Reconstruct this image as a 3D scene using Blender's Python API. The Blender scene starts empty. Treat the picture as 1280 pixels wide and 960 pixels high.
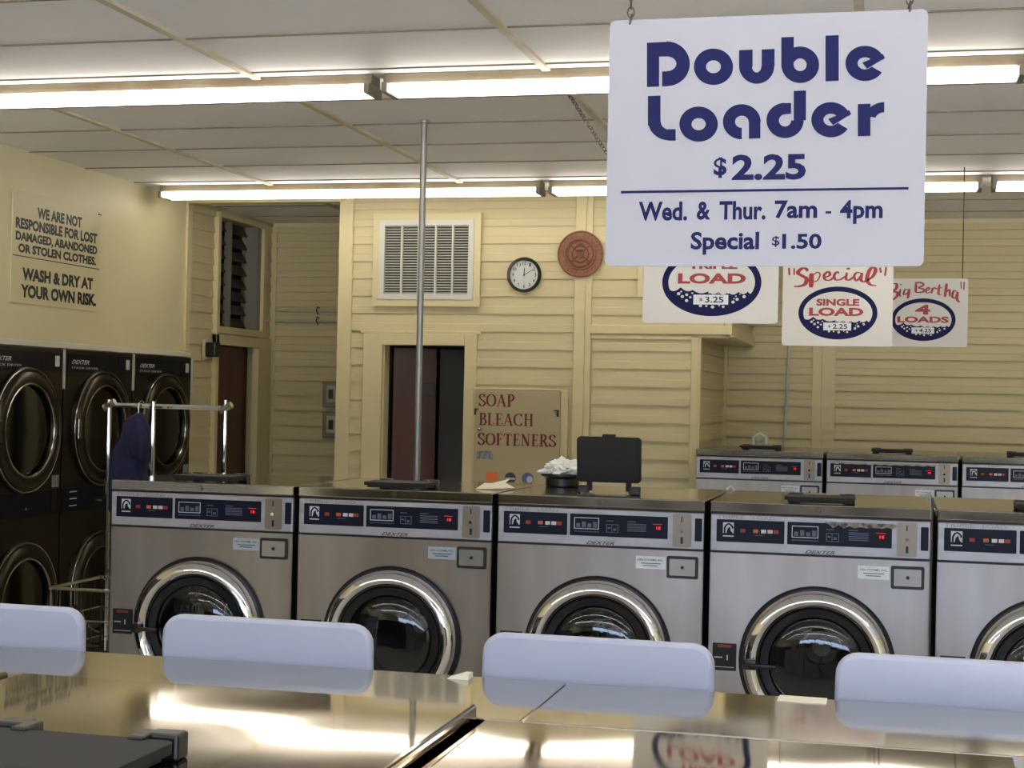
import bpy, bmesh, math, random
from math import sin, cos, pi, radians, sqrt, atan2
from mathutils import Vector, Matrix, Euler
random.seed(7)
C = bpy.context.scene.collection
scene = bpy.context.scene

# ------------------------------------------------------------------ camera, world, light, exposure
FPX = 1975.0; TH = radians(13.8); PI_ = radians(.52); RO = radians(1.2); CZ = 1.70
_R0 = Vector((cos(TH), sin(TH), 0)); _F = Vector((-sin(TH)*cos(PI_), cos(TH)*cos(PI_), sin(PI_))); _U0 = _R0.cross(_F)
CU = _U0*cos(RO) - _R0*sin(RO); CR = _R0*cos(RO) + _U0*sin(RO)
cam = bpy.data.cameras.new('camera'); camo = bpy.data.objects.new('camera', cam); C.objects.link(camo)
M = Matrix((CR, CU, -_F)).transposed().to_4x4(); M.translation = Vector((0, 0, CZ)); camo.matrix_world = M
cam.sensor_width = 36; cam.lens = 36*FPX/1280; cam.clip_start = .05; cam.clip_end = 200
scene.camera = camo
scene.view_settings.view_transform = 'Standard'; scene.view_settings.look = 'None'
scene.view_settings.gamma = 1; scene.view_settings.exposure = 0.47
scene.view_settings.use_curve_mapping = False
TUBE_E = 7.8; SKY_E = 7.6

def ray(x, y): return CR*((x-640)/FPX) + CU*((480-y)/FPX) + _F
def atY(x, y, Y):
    v = ray(x, y)*1.0; q = v*(Y/v.y); return q.x, q.z+CZ
def atX(x, y, X):
    v = ray(x, y); q = v*(X/v.x); return q.y, q.z+CZ
def atZ(x, y, Z):
    v = ray(x, y); q = v*((Z-CZ)/v.z); return q.x, q.y

w = bpy.data.worlds.new('sky'); scene.world = w; w.use_nodes = True
nt = w.node_tree; nt.nodes.clear()
def nd(nt, t, **k):
    n = nt.nodes.new(t)
    for a, b in k.items():
        if a.startswith('i_'): n.inputs[a[2:].replace('_', ' ')].default_value = b
        else: setattr(n, a, b)
    return n
tc = nd(nt, 'ShaderNodeTexCoord'); sx = nd(nt, 'ShaderNodeSeparateXYZ'); nz = nd(nt, 'ShaderNodeTexNoise'); nz.inputs['Scale'].default_value = 9
ma = nd(nt, 'ShaderNodeMath', operation='MULTIPLY_ADD'); ma.inputs[1].default_value = -.22
cr = nd(nt, 'ShaderNodeValToRGB'); bgn = nd(nt, 'ShaderNodeBackground'); ou = nd(nt, 'ShaderNodeOutputWorld')
e = cr.color_ramp.elements
e[0].position = 0.0; e[0].color = (.10, .10, .09, 1); e[1].position = .012; e[1].color = (.03, .045, .03, 1)
for p_, c_ in ((.07, (.045, .06, .04, 1)), (.085, (.62, .76, 1.0, 1)), (.35, (.42, .62, 1.0, 1)), (1.0, (.22, .42, .95, 1))):
    q_ = e.new(p_); q_.color = c_
nt.links.new(tc.outputs['Generated'], sx.inputs[0]); nt.links.new(tc.outputs['Generated'], nz.inputs['Vector'])
nt.links.new(nz.outputs['Fac'], ma.inputs[0]); nt.links.new(sx.outputs['Z'], ma.inputs[2])
ad = nd(nt, 'ShaderNodeMath', operation='ADD'); ad.inputs[1].default_value = .10
nt.links.new(ma.outputs[0], ad.inputs[0]); nt.links.new(ad.outputs[0], cr.inputs[0]); nt.links.new(cr.outputs[0], bgn.inputs[0])
bgn.inputs[1].default_value = SKY_E; nt.links.new(bgn.outputs[0], ou.inputs[0])

# room dimensions
XL, XR, YF, YB, YO, ZC = -4.67, 6.2, -3.6, 11.3, 9.79, 3.0
WX0, WX1, WZ0, WZ1 = -3.0, 5.8, .12, 2.9      # shop window in the front wall behind the camera
pl = bpy.data.lights.new('daylight_portal', 'AREA'); pl.shape = 'RECTANGLE'; pl.size = WX1-WX0; pl.size_y = WZ1-WZ0
pl.cycles.is_portal = True
plo = bpy.data.objects.new('daylight_portal', pl); C.objects.link(plo)
plo.location = ((WX0+WX1)/2, YF-.05, (WZ0+WZ1)/2); plo.rotation_euler = (radians(90), 0, radians(180))
plo.rotation_euler = (radians(90), 0, 0); plo.rotation_euler = Vector((0, 1, 0)).to_track_quat('-Z', 'Z').to_euler()

sun = bpy.data.lights.new('sun', 'SUN'); sun.energy = 95; sun.color = (1, .95, .88); sun.angle = radians(1)
suno = bpy.data.objects.new('sun', sun); C.objects.link(suno); suno.rotation_euler = Vector((-.25, -.55, -.8)).to_track_quat('-Z', 'Z').to_euler()

# ------------------------------------------------------------------ materials
def lin(c):
    return tuple((v/255/12.92 if v/255 <= .04045 else ((v/255+.055)/1.055)**2.4) for v in c) + (1,)
MATS = {}
def mat(name, col, rough=.5, metal=0, emit=None, es=0, noise=None, bump=None, rn=None, spec=None, aniso=None, coat=None):
    if name in MATS: return MATS[name]
    m = bpy.data.materials.new(name); m.use_nodes = True; t = m.node_tree; b = t.nodes['Principled BSDF']
    b.inputs['Base Color'].default_value = lin(col); b.inputs['Roughness'].default_value = rough; b.inputs['Metallic'].default_value = metal
    if spec is not None: b.inputs['Specular IOR Level'].default_value = spec
    if coat: b.inputs['Coat Weight'].default_value = coat
    if emit: b.inputs['Emission Color'].default_value = lin(emit); b.inputs['Emission Strength'].default_value = es
    tcn = t.nodes.new('ShaderNodeTexCoord')
    def nz_(sc, detail=3, stretch=None):
        n = t.nodes.new('ShaderNodeTexNoise'); n.inputs['Scale'].default_value = sc; n.inputs['Detail'].default_value = detail
        if stretch:
            mp = t.nodes.new('ShaderNodeMapping'); mp.inputs['Scale'].default_value = stretch
            t.links.new(tcn.outputs['Object'], mp.inputs[0]); t.links.new(mp.outputs[0], n.inputs['Vector'])
        else: t.links.new(tcn.outputs['Object'], n.inputs['Vector'])
        return n
    if noise:                                   # (scale, other colour, stretch)
        n = nz_(noise[0], 4, noise[2] if len(noise) > 2 else None); r = t.nodes.new('ShaderNodeValToRGB')
        r.color_ramp.elements[0].position = .36; r.color_ramp.elements[1].position = .66
        r.color_ramp.elements[0].color = lin(col); r.color_ramp.elements[1].color = lin(noise[1])
        t.links.new(n.outputs['Fac'], r.inputs[0]); t.links.new(r.outputs[0], b.inputs['Base Color'])
    if rn:                                      # roughness variation (scale, lo, hi, stretch)
        n = nz_(rn[0], 3, rn[3] if len(rn) > 3 else None); r = t.nodes.new('ShaderNodeMapRange')
        r.inputs['From Min'].default_value = .3; r.inputs['From Max'].default_value = .7
        r.inputs['To Min'].default_value = rn[1]; r.inputs['To Max'].default_value = rn[2]
        t.links.new(n.outputs['Fac'], r.inputs[0]); t.links.new(r.outputs[0], b.inputs['Roughness'])
    if bump:                                    # (scale, strength, distance, stretch)
        n = nz_(bump[0], 2, bump[3] if len(bump) > 3 else None); bp = t.nodes.new('ShaderNodeBump')
        bp.inputs['Strength'].default_value = bump[1]; bp.inputs['Distance'].default_value = bump[2]
        t.links.new(n.outputs['Fac'], bp.inputs['Height']); t.links.new(bp.outputs[0], b.inputs['Normal'])
    MATS[name] = m; return m

siding = mat('siding_paint', (192, 180, 140), .5)
siding_trim = mat('siding_trim', (198, 186, 144), .45)
plain = mat('painted_wall', (206, 197, 158), .5, noise=(1.2, (200, 190, 150)))
ceil_m = mat('ceiling_panel', (240, 238, 238), .6, noise=(1.1, (232, 229, 226)))
batten = mat('ceiling_batten', (206, 198, 178), .5, noise=(4, (190, 176, 146)))
joint = mat('ceiling_joint', (120, 112, 98), .6)
floor_m = mat('floor_tile', (214, 210, 202), .4, noise=(5, (204, 198, 188)))
ext_m = mat('concrete_lot', (150, 148, 142), .9)
steel_top = mat('steel_top', (168, 160, 146), .06, 1, rn=(2.2, .05, .09), bump=(2.0, .4, .004))
steel_warp = mat('steel_top_warped', (158, 146, 126), .04, 1, rn=(2.2, .03, .055), bump=(1.15, .5, .013))
steel_top2 = mat('steel_top_far', (178, 170, 158), .12, 1, bump=(4, .2, .004))
steel_front = mat('steel_front', (168, 163, 160), .31, 1, rn=(2.5, .28, .36, (2.5, 1, .5)), noise=(2.0, (146, 139, 132), (2.2, 1, .35)), bump=(1.6, .25, .01, (1.5, 1, .5)))
_t = steel_front.node_tree; _c = _t.nodes.new('ShaderNodeCombineXYZ'); _c.inputs[2].default_value = 1.0   # brushed: spreads reflections vertically
_t.nodes['Principled BSDF'].inputs['Anisotropic'].default_value = .85; _t.links.new(_c.outputs[0], _t.nodes['Principled BSDF'].inputs['Tangent'])
steel_edge = mat('steel_edge', (182, 178, 172), .28, 1)
alu = mat('panel_aluminium', (178, 178, 184), .38, .55, noise=(9, (166, 164, 166), (1, 1, 3)))
chrome = mat('chrome', (225, 225, 228), .06, 1)
chrome_d = mat('chrome_worn', (150, 146, 138), .18, 1)
drum_m = mat('drum_steel', (70, 70, 68), .4, 1)
navy = mat('display_navy', (10, 14, 34), .35, spec=.25)
black = mat('black_plastic', (14, 14, 15), .35)
black_m = mat('black_matte', (22, 21, 21), .7)
blackside = mat('dark_side_panel', (26, 23, 20), .5)
white_p = mat('white_plastic', (170, 172, 186), .35)
white_e = mat('white_enamel', (222, 224, 228), .3)
label_w = mat('label_white', (215, 218, 222), .5)
silver = mat('silver_foil', (176, 186, 196), .35, .5)
gray_t = mat('gray_print', (118, 118, 124), .5)
ltxt = mat('panel_print', (86, 92, 112), .5)
cream_pt = mat('light_print', (196, 198, 204), .5)
red_led = mat('red_led', (255, 30, 20), .4, emit=(255, 35, 22), es=.7)
red_b = mat('red_button', (150, 44, 32), .4)
orange_b = mat('orange_button', (190, 90, 48), .4)
white_b = mat('white_button', (205, 200, 192), .4)
sign_w = mat('sign_board', (152, 152, 161), .45)
sign_c = mat('sign_board_cream', (208, 204, 198), .45)
sign_navy = mat('sign_navy', (8, 14, 70), .6, spec=.2)
sign_red = mat('sign_red', (150, 26, 32), .45)
sign_blk = mat('sign_black', (22, 22, 22), .5)
soap_red = mat('soap_red', (104, 26, 22), .5)
bronze = mat('dryer_bronze', (50, 43, 29), .36, .75, noise=(2, (42, 36, 25)))
dry_navy = mat('dryer_header', (6, 10, 20), .4, spec=.2)
dry_ring = mat('dryer_ring', (66, 62, 54), .3, 1)
dry_glass = mat('dryer_glass', (10, 11, 10), .12)
wood_seal = mat('carved_wood', (132, 88, 62), .55, noise=(22, (116, 72, 50), (1, 1, 4)))
wood_dk = mat('carved_wood_dark', (104, 56, 34), .5)
door_br = mat('door_brown', (78, 38, 24), .45, noise=(3, (60, 28, 18), (4, 4, .4)))
shade_in = mat('office_shade', (62, 60, 58), .8)  # dark colour stands in for the shade inside the office
louvre = mat('transom_slats', (52, 46, 38), .7)
transom_g = mat('transom_frame', (120, 116, 104), .5)
vent_w = mat('vent_white', (192, 190, 182), .4)
vent_d = mat('vent_dark', (62, 60, 54), .7)
galv = mat('galvanised_pipe', (140, 140, 138), .42, .6)
pvc = mat('conduit_gray', (178, 176, 164), .5)
elec = mat('electric_box', (128, 126, 110), .5)
fix_m = mat('fixture_enamel', (112, 104, 86), .5, noise=(5, (96, 82, 62), (1, 1, 1)))
rust = mat('socket', (120, 114, 100), .5)
soap_pan = mat('soap_panel', (166, 152, 118), .5)
cloth_b = mat('blue_cloth', (26, 29, 68), .9, noise=(9, (18, 20, 48)))
tissue_m = mat('tissue', (236, 236, 232), .8)
paper_m = mat('paper', (222, 216, 190), .8)
chain_m = mat('chain_metal', (86, 80, 72), .45, .8)
orange_s = mat('sticker_orange', (226, 110, 44), .5)
blue_s = mat('sticker_blue', (96, 96, 140), .5)
laundry = [mat('laundry_a', (150, 150, 160), .9), mat('laundry_b', (70, 90, 150), .9), mat('laundry_c', (120, 96, 84), .9)]
tube_m = bpy.data.materials.new('fluorescent_tube'); tube_m.use_nodes = True
_b = tube_m.node_tree.nodes['Principled BSDF']; _b.inputs['Base Color'].default_value = (1, 1, 1, 1)
_b.inputs['Emission Color'].default_value = (1.0, .93, .82, 1); _b.inputs['Emission Strength'].default_value = TUBE_E
glass_m = bpy.data.materials.new('door_glass'); glass_m.use_nodes = True
g = glass_m.node_tree; g.nodes.clear()
tr = nd(g, 'ShaderNodeBsdfTransparent'); tr.inputs[0].default_value = (.42, .42, .42, 1); gl = nd(g, 'ShaderNodeBsdfGlossy'); gl.inputs['Roughness'].default_value = .03
lw = nd(g, 'ShaderNodeFresnel'); lw.inputs[0].default_value = 1.7; mx = nd(g, 'ShaderNodeMixShader'); o_ = nd(g, 'ShaderNodeOutputMaterial')
g.links.new(lw.outputs[0], mx.inputs[0]); g.links.new(tr.outputs[0], mx.inputs[1]); g.links.new(gl.outputs[0], mx.inputs[2]); g.links.new(mx.outputs[0], o_.inputs[0])

# ------------------------------------------------------------------ mesh helpers
class MB:
    def __init__(s): s.bm = bmesh.new()
    def _xf(s, vs, mx):
        if mx is not None: bmesh.ops.transform(s.bm, matrix=mx, verts=vs)
    def box(s, x0, x1, y0, y1, z0, z1, bev=0, seg=2, mx=None, skip=()):
        r = bmesh.ops.create_cube(s.bm, size=1); vs = r['verts']
        for v in vs:
            v.co = Vector((x0 if v.co.x < 0 else x1, y0 if v.co.y < 0 else y1, z0 if v.co.z < 0 else z1))
        if skip:
            fs = {f for v in vs for f in v.link_faces}
            for f in list(fs):
                n = f.calc_center_median()
                if 'front' in skip and abs(n.y-y0) < 1e-6: s.bm.faces.remove(f)
        if bev:
            es = list({e_ for v in vs for e_ in v.link_edges})
            r = bmesh.ops.bevel(s.bm, geom=es, offset=bev, segments=seg, affect='EDGES', profile=.5)
            vs = list({v for f in r['faces'] for v in f.verts} | {v for v in vs if v.is_valid})
        s._xf(vs, mx); return s
    def prism(s, pts, plane, a, b, holes=None, mx=None):
        """polygon in 2D extruded between a and b along the plane's normal axis"""
        def P(u, v, t): return {'xz': (u, t, v), 'xy': (u, v, t), 'yz': (t, u, v)}[plane]
        A = [s.bm.verts.new(P(u, v, a)) for u, v in pts]; B = [s.bm.verts.new(P(u, v, b)) for u, v in pts]; n = len(pts)
        try:
            s.bm.faces.new(A); s.bm.faces.new(list(reversed(B)))
        except Exception: pass
        for i in range(n): s.bm.faces.new((A[i], B[i], B[(i+1) % n], A[(i+1) % n]))
        s._xf(A+B, mx); return s
    def strip(s, L, R, plane, a, b):
        """ribbon between two 2D polylines, extruded (a = near face)"""
        for i in range(len(L)-1):
            s.prism([L[i], L[i+1], R[i+1], R[i]], plane, a, b)
        return s
    def lathe(s, prof, seg=40, axis='y', c=(0, 0, 0), mx=None, closed=False, cap=True):
        rings = []
        for r, h in prof:
            ring = []
            for i in range(seg):
                t = 2*pi*i/seg; u, v = r*cos(t), r*sin(t)
                p = {'y': (u, h, v), 'z': (u, v, h), 'x': (h, u, v)}[axis]
                ring.append(s.bm.verts.new((p[0]+c[0], p[1]+c[1], p[2]+c[2])))
            rings.append(ring)
        k = len(rings)
        for j in range(k if closed else k-1):
            A, B = rings[j], rings[(j+1) % k]
            for i in range(seg): s.bm.faces.new((A[i], A[(i+1) % seg], B[(i+1) % seg], B[i]))
        if not closed and cap:
            for R in (rings[0], rings[-1]):
                try: s.bm.faces.new(R)
                except Exception: pass
        s._xf([v for R in rings for v in R], mx); return s
    def torus(s, R, r, c, axis='y', seg=48, ms=12, sy=1.0, mx=None):
        return s.lathe([(R+r*cos(2*pi*k/ms), sy*r*sin(2*pi*k/ms)) for k in range(ms)], seg, axis, c, mx, closed=True)
    def tube(s, pts, r, seg=8, cap=True):
        pts = [Vector(p) for p in pts]; rings = []; n = len(pts); prev = None
        for i, p in enumerate(pts):
            d = (pts[min(i+1, n-1)]-pts[max(i-1, 0)]).normalized()
            if prev is None:
                a = Vector((0, 0, 1)) if abs(d.z) < .9 else Vector((1, 0, 0)); u = d.cross(a).normalized()
            else: u = (prev - d*prev.dot(d)).normalized()
            prev = u; v = d.cross(u); rr = r[i] if isinstance(r, (list, tuple)) else r
            rings.append([s.bm.verts.new(p+u*rr*cos(2*pi*k/seg)+v*rr*sin(2*pi*k/seg)) for k in range(seg)])
        for A, B in zip(rings, rings[1:]):
            for k in range(seg): s.bm.faces.new((A[k], A[(k+1) % seg], B[(k+1) % seg], B[k]))
        if cap: s.bm.faces.new(rings[0]); s.bm.faces.new(list(reversed(rings[-1])))
        return s
    def build(s, name, m, parent=None, smooth=False, loc=None, rotz=0):
        bmesh.ops.recalc_face_normals(s.bm, faces=s.bm.faces)
        me = bpy.data.meshes.new(name); s.bm.to_mesh(me); s.bm.free(); me.materials.append(m)
        if smooth:
            for p_ in me.polygons: p_.use_smooth = True
            try: me.set_sharp_from_angle(angle=radians(38))
            except Exception: pass
        o = bpy.data.objects.new(name, me); C.objects.link(o)
        if parent is not None: o.parent = parent
        if loc: o.location = loc
        o.rotation_euler.z = rotz
        return o

def tag(o, label=None, cat=None, group=None, kind=None):
    for k_, v_ in (('label', label), ('category', cat), ('group', group), ('kind', kind)):
        if v_: o[k_] = v_
    return o
def empty(name, loc=(0, 0, 0), rz=0):
    o = bpy.data.objects.new(name, None); C.objects.link(o); o.location = loc; o.rotation_euler.z = rz; o.empty_display_size = .1; return o
def struct(o): o['kind'] = 'structure'; return o
def copy_tree(o, parent=None):
    c = o.copy(); C.objects.link(c)
    if parent is not None: c.parent = parent
    for ch in list(o.children): copy_tree(ch, c)
    return c
def frame(mb, x0, x1, z0, z1, w, ya, yb):
    o4 = [(x0, z0), (x1, z0), (x1, z1), (x0, z1)]; i4 = [(x0+w, z0+w), (x1-w, z0+w), (x1-w, z1-w), (x0+w, z1-w)]
    for i in range(4): mb.prism([o4[i], o4[(i+1) % 4], i4[(i+1) % 4], i4[i]], 'xz', ya, yb)
def rrect(x0, x1, y0, y1, r, n=5):
    out = []
    for cx, cy, a in ((x1-r, y1-r, 0), (x0+r, y1-r, 90), (x0+r, y0+r, 180), (x1-r, y0+r, 270)):
        for k in range(n+1):
            t = radians(a+90*k/n); out.append((cx+r*cos(t), cy+r*sin(t)))
    return out
def ell(cx, cy, rx, ry, n=40): return [(cx+rx*cos(2*pi*i/n), cy+ry*sin(2*pi*i/n)) for i in range(n)]

# text: the built-in font, turned to a mesh, fitted to a box on a plane
_tc = {}
def text_polys(s, bold=0.0, shear=0.0):
    key = (s, bold, shear)
    if key in _tc: return _tc[key]
    cu = bpy.data.curves.new('t', 'FONT'); cu.body = s; cu.offset = bold; cu.shear = shear; cu.resolution_u = 3
    cu.fill_mode = 'FRONT'
    o = bpy.data.objects.new('t', cu); C.objects.link(o)
    dg = bpy.context.evaluated_depsgraph_get(); me = bpy.data.meshes.new_from_object(o.evaluated_get(dg))
    vs = [(v.co.x, v.co.y) for v in me.vertices]; fs = [tuple(p.vertices) for p in me.polygons]
    bpy.data.objects.remove(o); bpy.data.curves.remove(cu); bpy.data.meshes.remove(me)
    x0 = min(v[0] for v in vs); x1 = max(v[0] for v in vs); y0 = min(v[1] for v in vs); y1 = max(v[1] for v in vs)
    _tc[key] = (vs, fs, x0, x1, y0, y1); return _tc[key]
def put_text(mb, s, u0, u1, v0, v1, t, plane='xz', bold=0.0, shear=0.0, rot=None):
    vs, fs, x0, x1, y0, y1 = text_polys(s, bold, shear)
    def P(u, v): return {'xz': (u, t, v), 'yz': (t, u, v), 'xy': (u, v, t)}[plane]
    nv = []
    for x, y in vs:
        u = u0+(x-x0)/(x1-x0)*(u1-u0); v = v0+(y-y0)/(y1-y0)*(v1-v0)
        nv.append(mb.bm.verts.new(P(u, v)))
    for f in fs:
        try: mb.bm.faces.new([nv[i] for i in f])
        except Exception: pass

# pen strokes: a smooth path swept with a nib (thick on verticals, thin on horizontals)
def cat(pts, n=7, closed=False):
    if len(pts) < 3: return [Vector(p) for p in pts]
    P = [Vector(p) for p in pts]
    if closed: P = [P[-1]] + P + [P[0], P[1]]
    else: P = [P[0]*2-P[1]] + P + [P[-1]*2-P[-2]]
    out = []
    for i in range(1, len(P)-2):
        for k in range(n):
            t = k/n; a, b, c, d = P[i-1], P[i], P[i+1], P[i+2]
            out.append(.5*((2*b)+(c-a)*t+(2*a-5*b+4*c-d)*t*t+(3*b-a-3*c+d)*t**3))
    out.append(P[-2]); return out
def pen(mb, pts, thick, thin, fn, a, b, plane='xz', smooth=True, closed=False, taper=0.0):
    p = cat(pts, 7, closed) if smooth else [Vector(q) for q in pts]
    L, R = [], []; n = len(p)
    for i, q in enumerate(p):
        d = (p[min(i+1, n-1)]-p[max(i-1, 0)])
        if d.length < 1e-9: d = Vector((0, 1))
        d.normalize(); wd = (thin+(thick-thin)*abs(d.y)**1.3)/2
        if taper: wd *= 1-taper*abs(2*i/(n-1)-1)**4
        nn = Vector((-d.y, d.x))*wd
        L.append(fn(*(q+nn))); R.append(fn(*(q-nn)))
    mb.strip(L, R, plane, a, b)

# ------------------------------------------------------------------ room shell
def siding_wall(mb, u0, u1, z0, z1, plane, base, out, course=.1125, phase=.0, dep=1.0):
    """lap siding: courses with a slanted face and a small ledge. out = signed projection direction"""
    k = math.floor((z0-phase)/course); z = phase+k*course
    while z < z1-1e-4:
        a, b = max(z, z0), min(z+course, z1)
        if b-a > .004:
            fa = (a-z)/course; fb = (b-z)/course
            d = lambda f: base+out*(.016*(1-f)+.002 if f > .12 else .018)
            pts = []
            zs = [a] + [q for q in (z+.045, z+.052) if a < q < b] + [b]
            prof = []
            for q in zs:
                f = (q-z)/course
                dd = (.014-.009*f - (.002 if f > .43 else 0))*dep
                prof.append((base+out*dd, q))
            poly = [(base-out*.004, a)] + prof + [(base-out*.004, b)]
            if plane == 'y':     # wall facing -/+Y, runs along X
                mb.prism(poly, 'yz', u0, u1)
            else:                # wall facing +X, runs along Y
                A = [mb.bm.verts.new((p[0], u0, p[1])) for p in poly]; B = [mb.bm.verts.new((p[0], u1, p[1])) for p in poly]; n = len(poly)
                mb.bm.faces.new(A); mb.bm.faces.new(list(reversed(B)))
                for i in range(n): mb.bm.faces.new((A[i], B[i], B[(i+1) % n], A[(i+1) % n]))
        z += course

struct(MB().box(XL-1.1, XR+.1, YF-.1, YB+.1, -.1, 0).build('floor', floor_m))
struct(MB().box(XL-1.1, XR+.1, YF-.1, YB+.1, ZC, ZC+.1).build('ceiling', ceil_m))
struct(MB().box(-40, 40, -60, YF-.1, -.25, -.15).build('ground', ext_m))
# ceiling battens and joints
b = MB()
for k in range(-3, 8):
    x = -1.372+1.2205*k
    if XL < x < XR: b.box(x-.016, x+.016, YF, YB, ZC-.012, ZC+.001)
struct(b.build('trim_1', batten))
b = MB()
for k in range(-17, 7):
    y = 7.175+.61*k
    if YF < y < YB: b.box(XL, XR, y-.005, y+.005, ZC-.005, ZC+.001)
struct(b.build('trim_2', joint))
# left wall: plain part above the dryers, full height elsewhere
DX0, DX1 = -.23, 9.76
b = MB()
b.box(XL-.12, XL, YF, DX0-.01, 0, ZC); b.box(XL-.12, XL, DX0-.01, 9.79, 1.945, ZC); b.box(XL-1.05, XL-.95, DX0-.2, 9.9, 0, 2.0); b.box(XL-1.0, XL-.12, DX0-.14, DX0-.02, 0, 2); b.box(XL-1.0, XL-.12, 9.78, 9.88, 0, 2); b.box(XL-1.0, XL-.12, DX0-.1, 9.85, 1.95, 2.0)
struct(b.build('wall_left', plain))
struct(MB().box(XL-.02, XL+.045, DX0-.2, 9.78, 1.93, 1.965, .004).build('trim_3', mat('ledge_white', (205, 198, 182), .5)))
b = MB(); b.box(XL-.14, XL-.02, 9.78, 10.27, 0, ZC); b.box(XL-.14, XL-.02, 10.27, 11.06, 2.94, ZC); b.box(XL-.14, XL-.02, 10.27, 11.06, 2.105, 2.16); b.box(XL-.14, XL-.02, 11.06, YB, 0, ZC)
b.box(XL-.26, XL-.2, 10.1, 11.2, 0, 2.12); b.box(XL-.2, XL-.14, 10.1, 10.2, 0, ZC); b.box(XL-.2, XL-.14, 11.1, 11.2, 0, ZC); siding_wall(b, 9.79, 10.24, 0, ZC, 'x', XL-.02, 1); siding_wall(b, 11.10, YB, 2.1, ZC, 'x', XL-.02, 1)
struct(b.build('wall_left_rear', siding))
b = MB(); b.box(XL-.02, XL+.015, 9.755, 9.83, 1.97, ZC, .003); b.box(XL-.02, XL+.015, 9.80, 9.86, 0, 1.97, .003)
struct(b.build('trim_4', siding_trim))
# brown door and transom in the left wall
b = MB(); b.box(XL-.03, XL+.022, 10.235, 10.285, 0, 2.94, .003); b.box(XL-.03, XL+.022, 10.99, 11.22, 0, 2.04, .003); b.box(XL-.03, XL+.022, 10.235, 11.22, 2.035, 2.11, .003)
b.box(XL-.03, XL+.026, 10.26, 11.10, 2.115, 2.165, .003); b.box(XL-.03, XL+.026, 10.26, 11.10, 2.93, 2.97, .003); b.box(XL-.03, XL+.026, 11.045, 11.10, 2.165, 2.93, .003)
struct(b.build('trim_5', siding_trim))
d = MB().box(XL-.11, XL-.07, 10.28, 10.995, .01, 2.035, .003).build('door_1', door_br); struct(d)
MB().lathe([(.0, 0), (.024, 0), (.03, .02), (.02, .035), (.0, .04)], 16, 'x', (XL-.07, 10.92, .95)).build('door_handle', chrome_d, d, True)
wn = MB(); wn.box(XL-.10, XL-.02, 10.28, 10.31, 2.16, 2.935); wn.box(XL-.10, XL+.0, 10.98, 11.045, 2.16, 2.935); wn.box(XL-.1, XL-.05, 10.60, 10.625, 2.16, 2.935)
wn = struct(wn.build('window_1', transom_g))
b = MB()
for k in range(8):
    z = 2.21+k*.098; b.box(-.04, .04, 10.30, 10.99, -.006, .006, mx=Matrix.Translation((XL-.11, 0, z)) @ Matrix.Rotation(radians(58), 4, 'Y'))
b.build('window_slats', louvre, wn)
MB().box(XL-.24, XL-.18, 10.1, 11.2, 2.0, ZC).build('window_pane', mat('dark_pane', (30, 29, 27), .2), wn)
# back wall
b = MB(); b.box(XL-.14, XR+.1, YB, YB+.1, 0, ZC)
siding_wall(b, XL-.02, -3.44, 0, ZC-.03, 'y', YB, -1, dep=2.2); siding_wall(b, -1.25, -.60, 0, ZC-.03, 'y', YB, -1, dep=2.2); siding_wall(b, -.44, XR, 0, ZC-.03, 'y', YB, -1, dep=2.2)
struct(b.build('wall_back', siding))
b = MB(); b.box(-.60, -.535, YB-.028, YB, 0, ZC, .002); b.box(-.535, -.44, YB-.022, YB, 0, ZC, .002); b.box(-1.1, XR, YB-.022, YB, ZC-.035, ZC); b.box(XL, -3.44, YB-.022, YB, ZC-.035, ZC)
b.box(XL-.02, XL+.03, YB-.03, YB, 0, ZC-.03, .002)
struct(b.build('trim_6', siding_trim))
# office block in front of the back wall
ox0, ox1, sx1 = -3.565, -1.225, -1.03
b = MB()
T = .10
b.box(ox0, -3.27, YO, YO+T, 0, ZC); b.box(-3.27, -2.715, YO, YO+T, 2.03, ZC); b.box(-2.715, ox1, YO, YO+T, 0, ZC); b.box(ox1, sx1, YO, YO+T, 2.11, ZC)
b.box(ox0, ox0+.08, YO+T, YB, 0, ZC); b.box(ox1-.1, ox1, YO+T, YB, 0, 2.11); b.box(ox1-.1, sx1, YO+T, YB, 2.11, ZC)
siding_wall(b, -3.49, -3.40, 0, 2.12, 'y', YO, -1, phase=-.013); siding_wall(b, -3.49, -2.0, 2.105, ZC, 'y', YO, -1, phase=-.013); siding_wall(b, -2.64, -2.0, 1.755, 2.105, 'y', YO, -1, phase=-.013)
siding_wall(b, -2.64, -2.0, 0, 1.755, 'y', YO, -1, phase=-.013)
siding_wall(b, -1.90, sx1, 2.17, ZC, 'y', YO, -1, phase=-.013); siding_wall(b, -1.885, -1.26, 0, 2.09, 'y', YO, -1, phase=-.013)
siding_wall(b, YO+.0, YB, 0, 2.105, 'x', ox1, 1, phase=-.013); siding_wall(b, YO, YB, 2.16, ZC, 'x', sx1, 1, phase=-.013)
struct(b.build('wall_office', siding))
b = MB(); f0 = YO-.024
def tr_(x0, x1, z0, z1, d=.026): b.box(x0, x1, YO-d, YO+.002, z0, z1, .003, 1)
tr_(ox0-.02, -3.49, 0, ZC); tr_(-2.005, -1.935, 0, ZC, .03); tr_(-1.935, -1.895, 0, ZC, .024); tr_(-1.90, sx1+.02, 2.118, 2.172, .03)
tr_(-1.26, ox1+.012, 0, 2.10); tr_(-1.895, -1.26, 2.085, 2.106, .022); tr_(sx1-.03, sx1+.02, 2.17, ZC)
b.box(ox1-.02, ox1+.024, YO-.02, YO+.05, 0, 2.10); b.box(sx1-.02, sx1+.02, YO-.02, YO+.05, 2.12, ZC); b.box(sx1-.02, sx1+.024, YO, YB, 2.105, 2.17)
b.box(ox1, sx1, YO, YB, 2.10, 2.112); b.box(ox1, ox1+.03, YB-.06, YB-.02, 0, 2.1)
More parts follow.
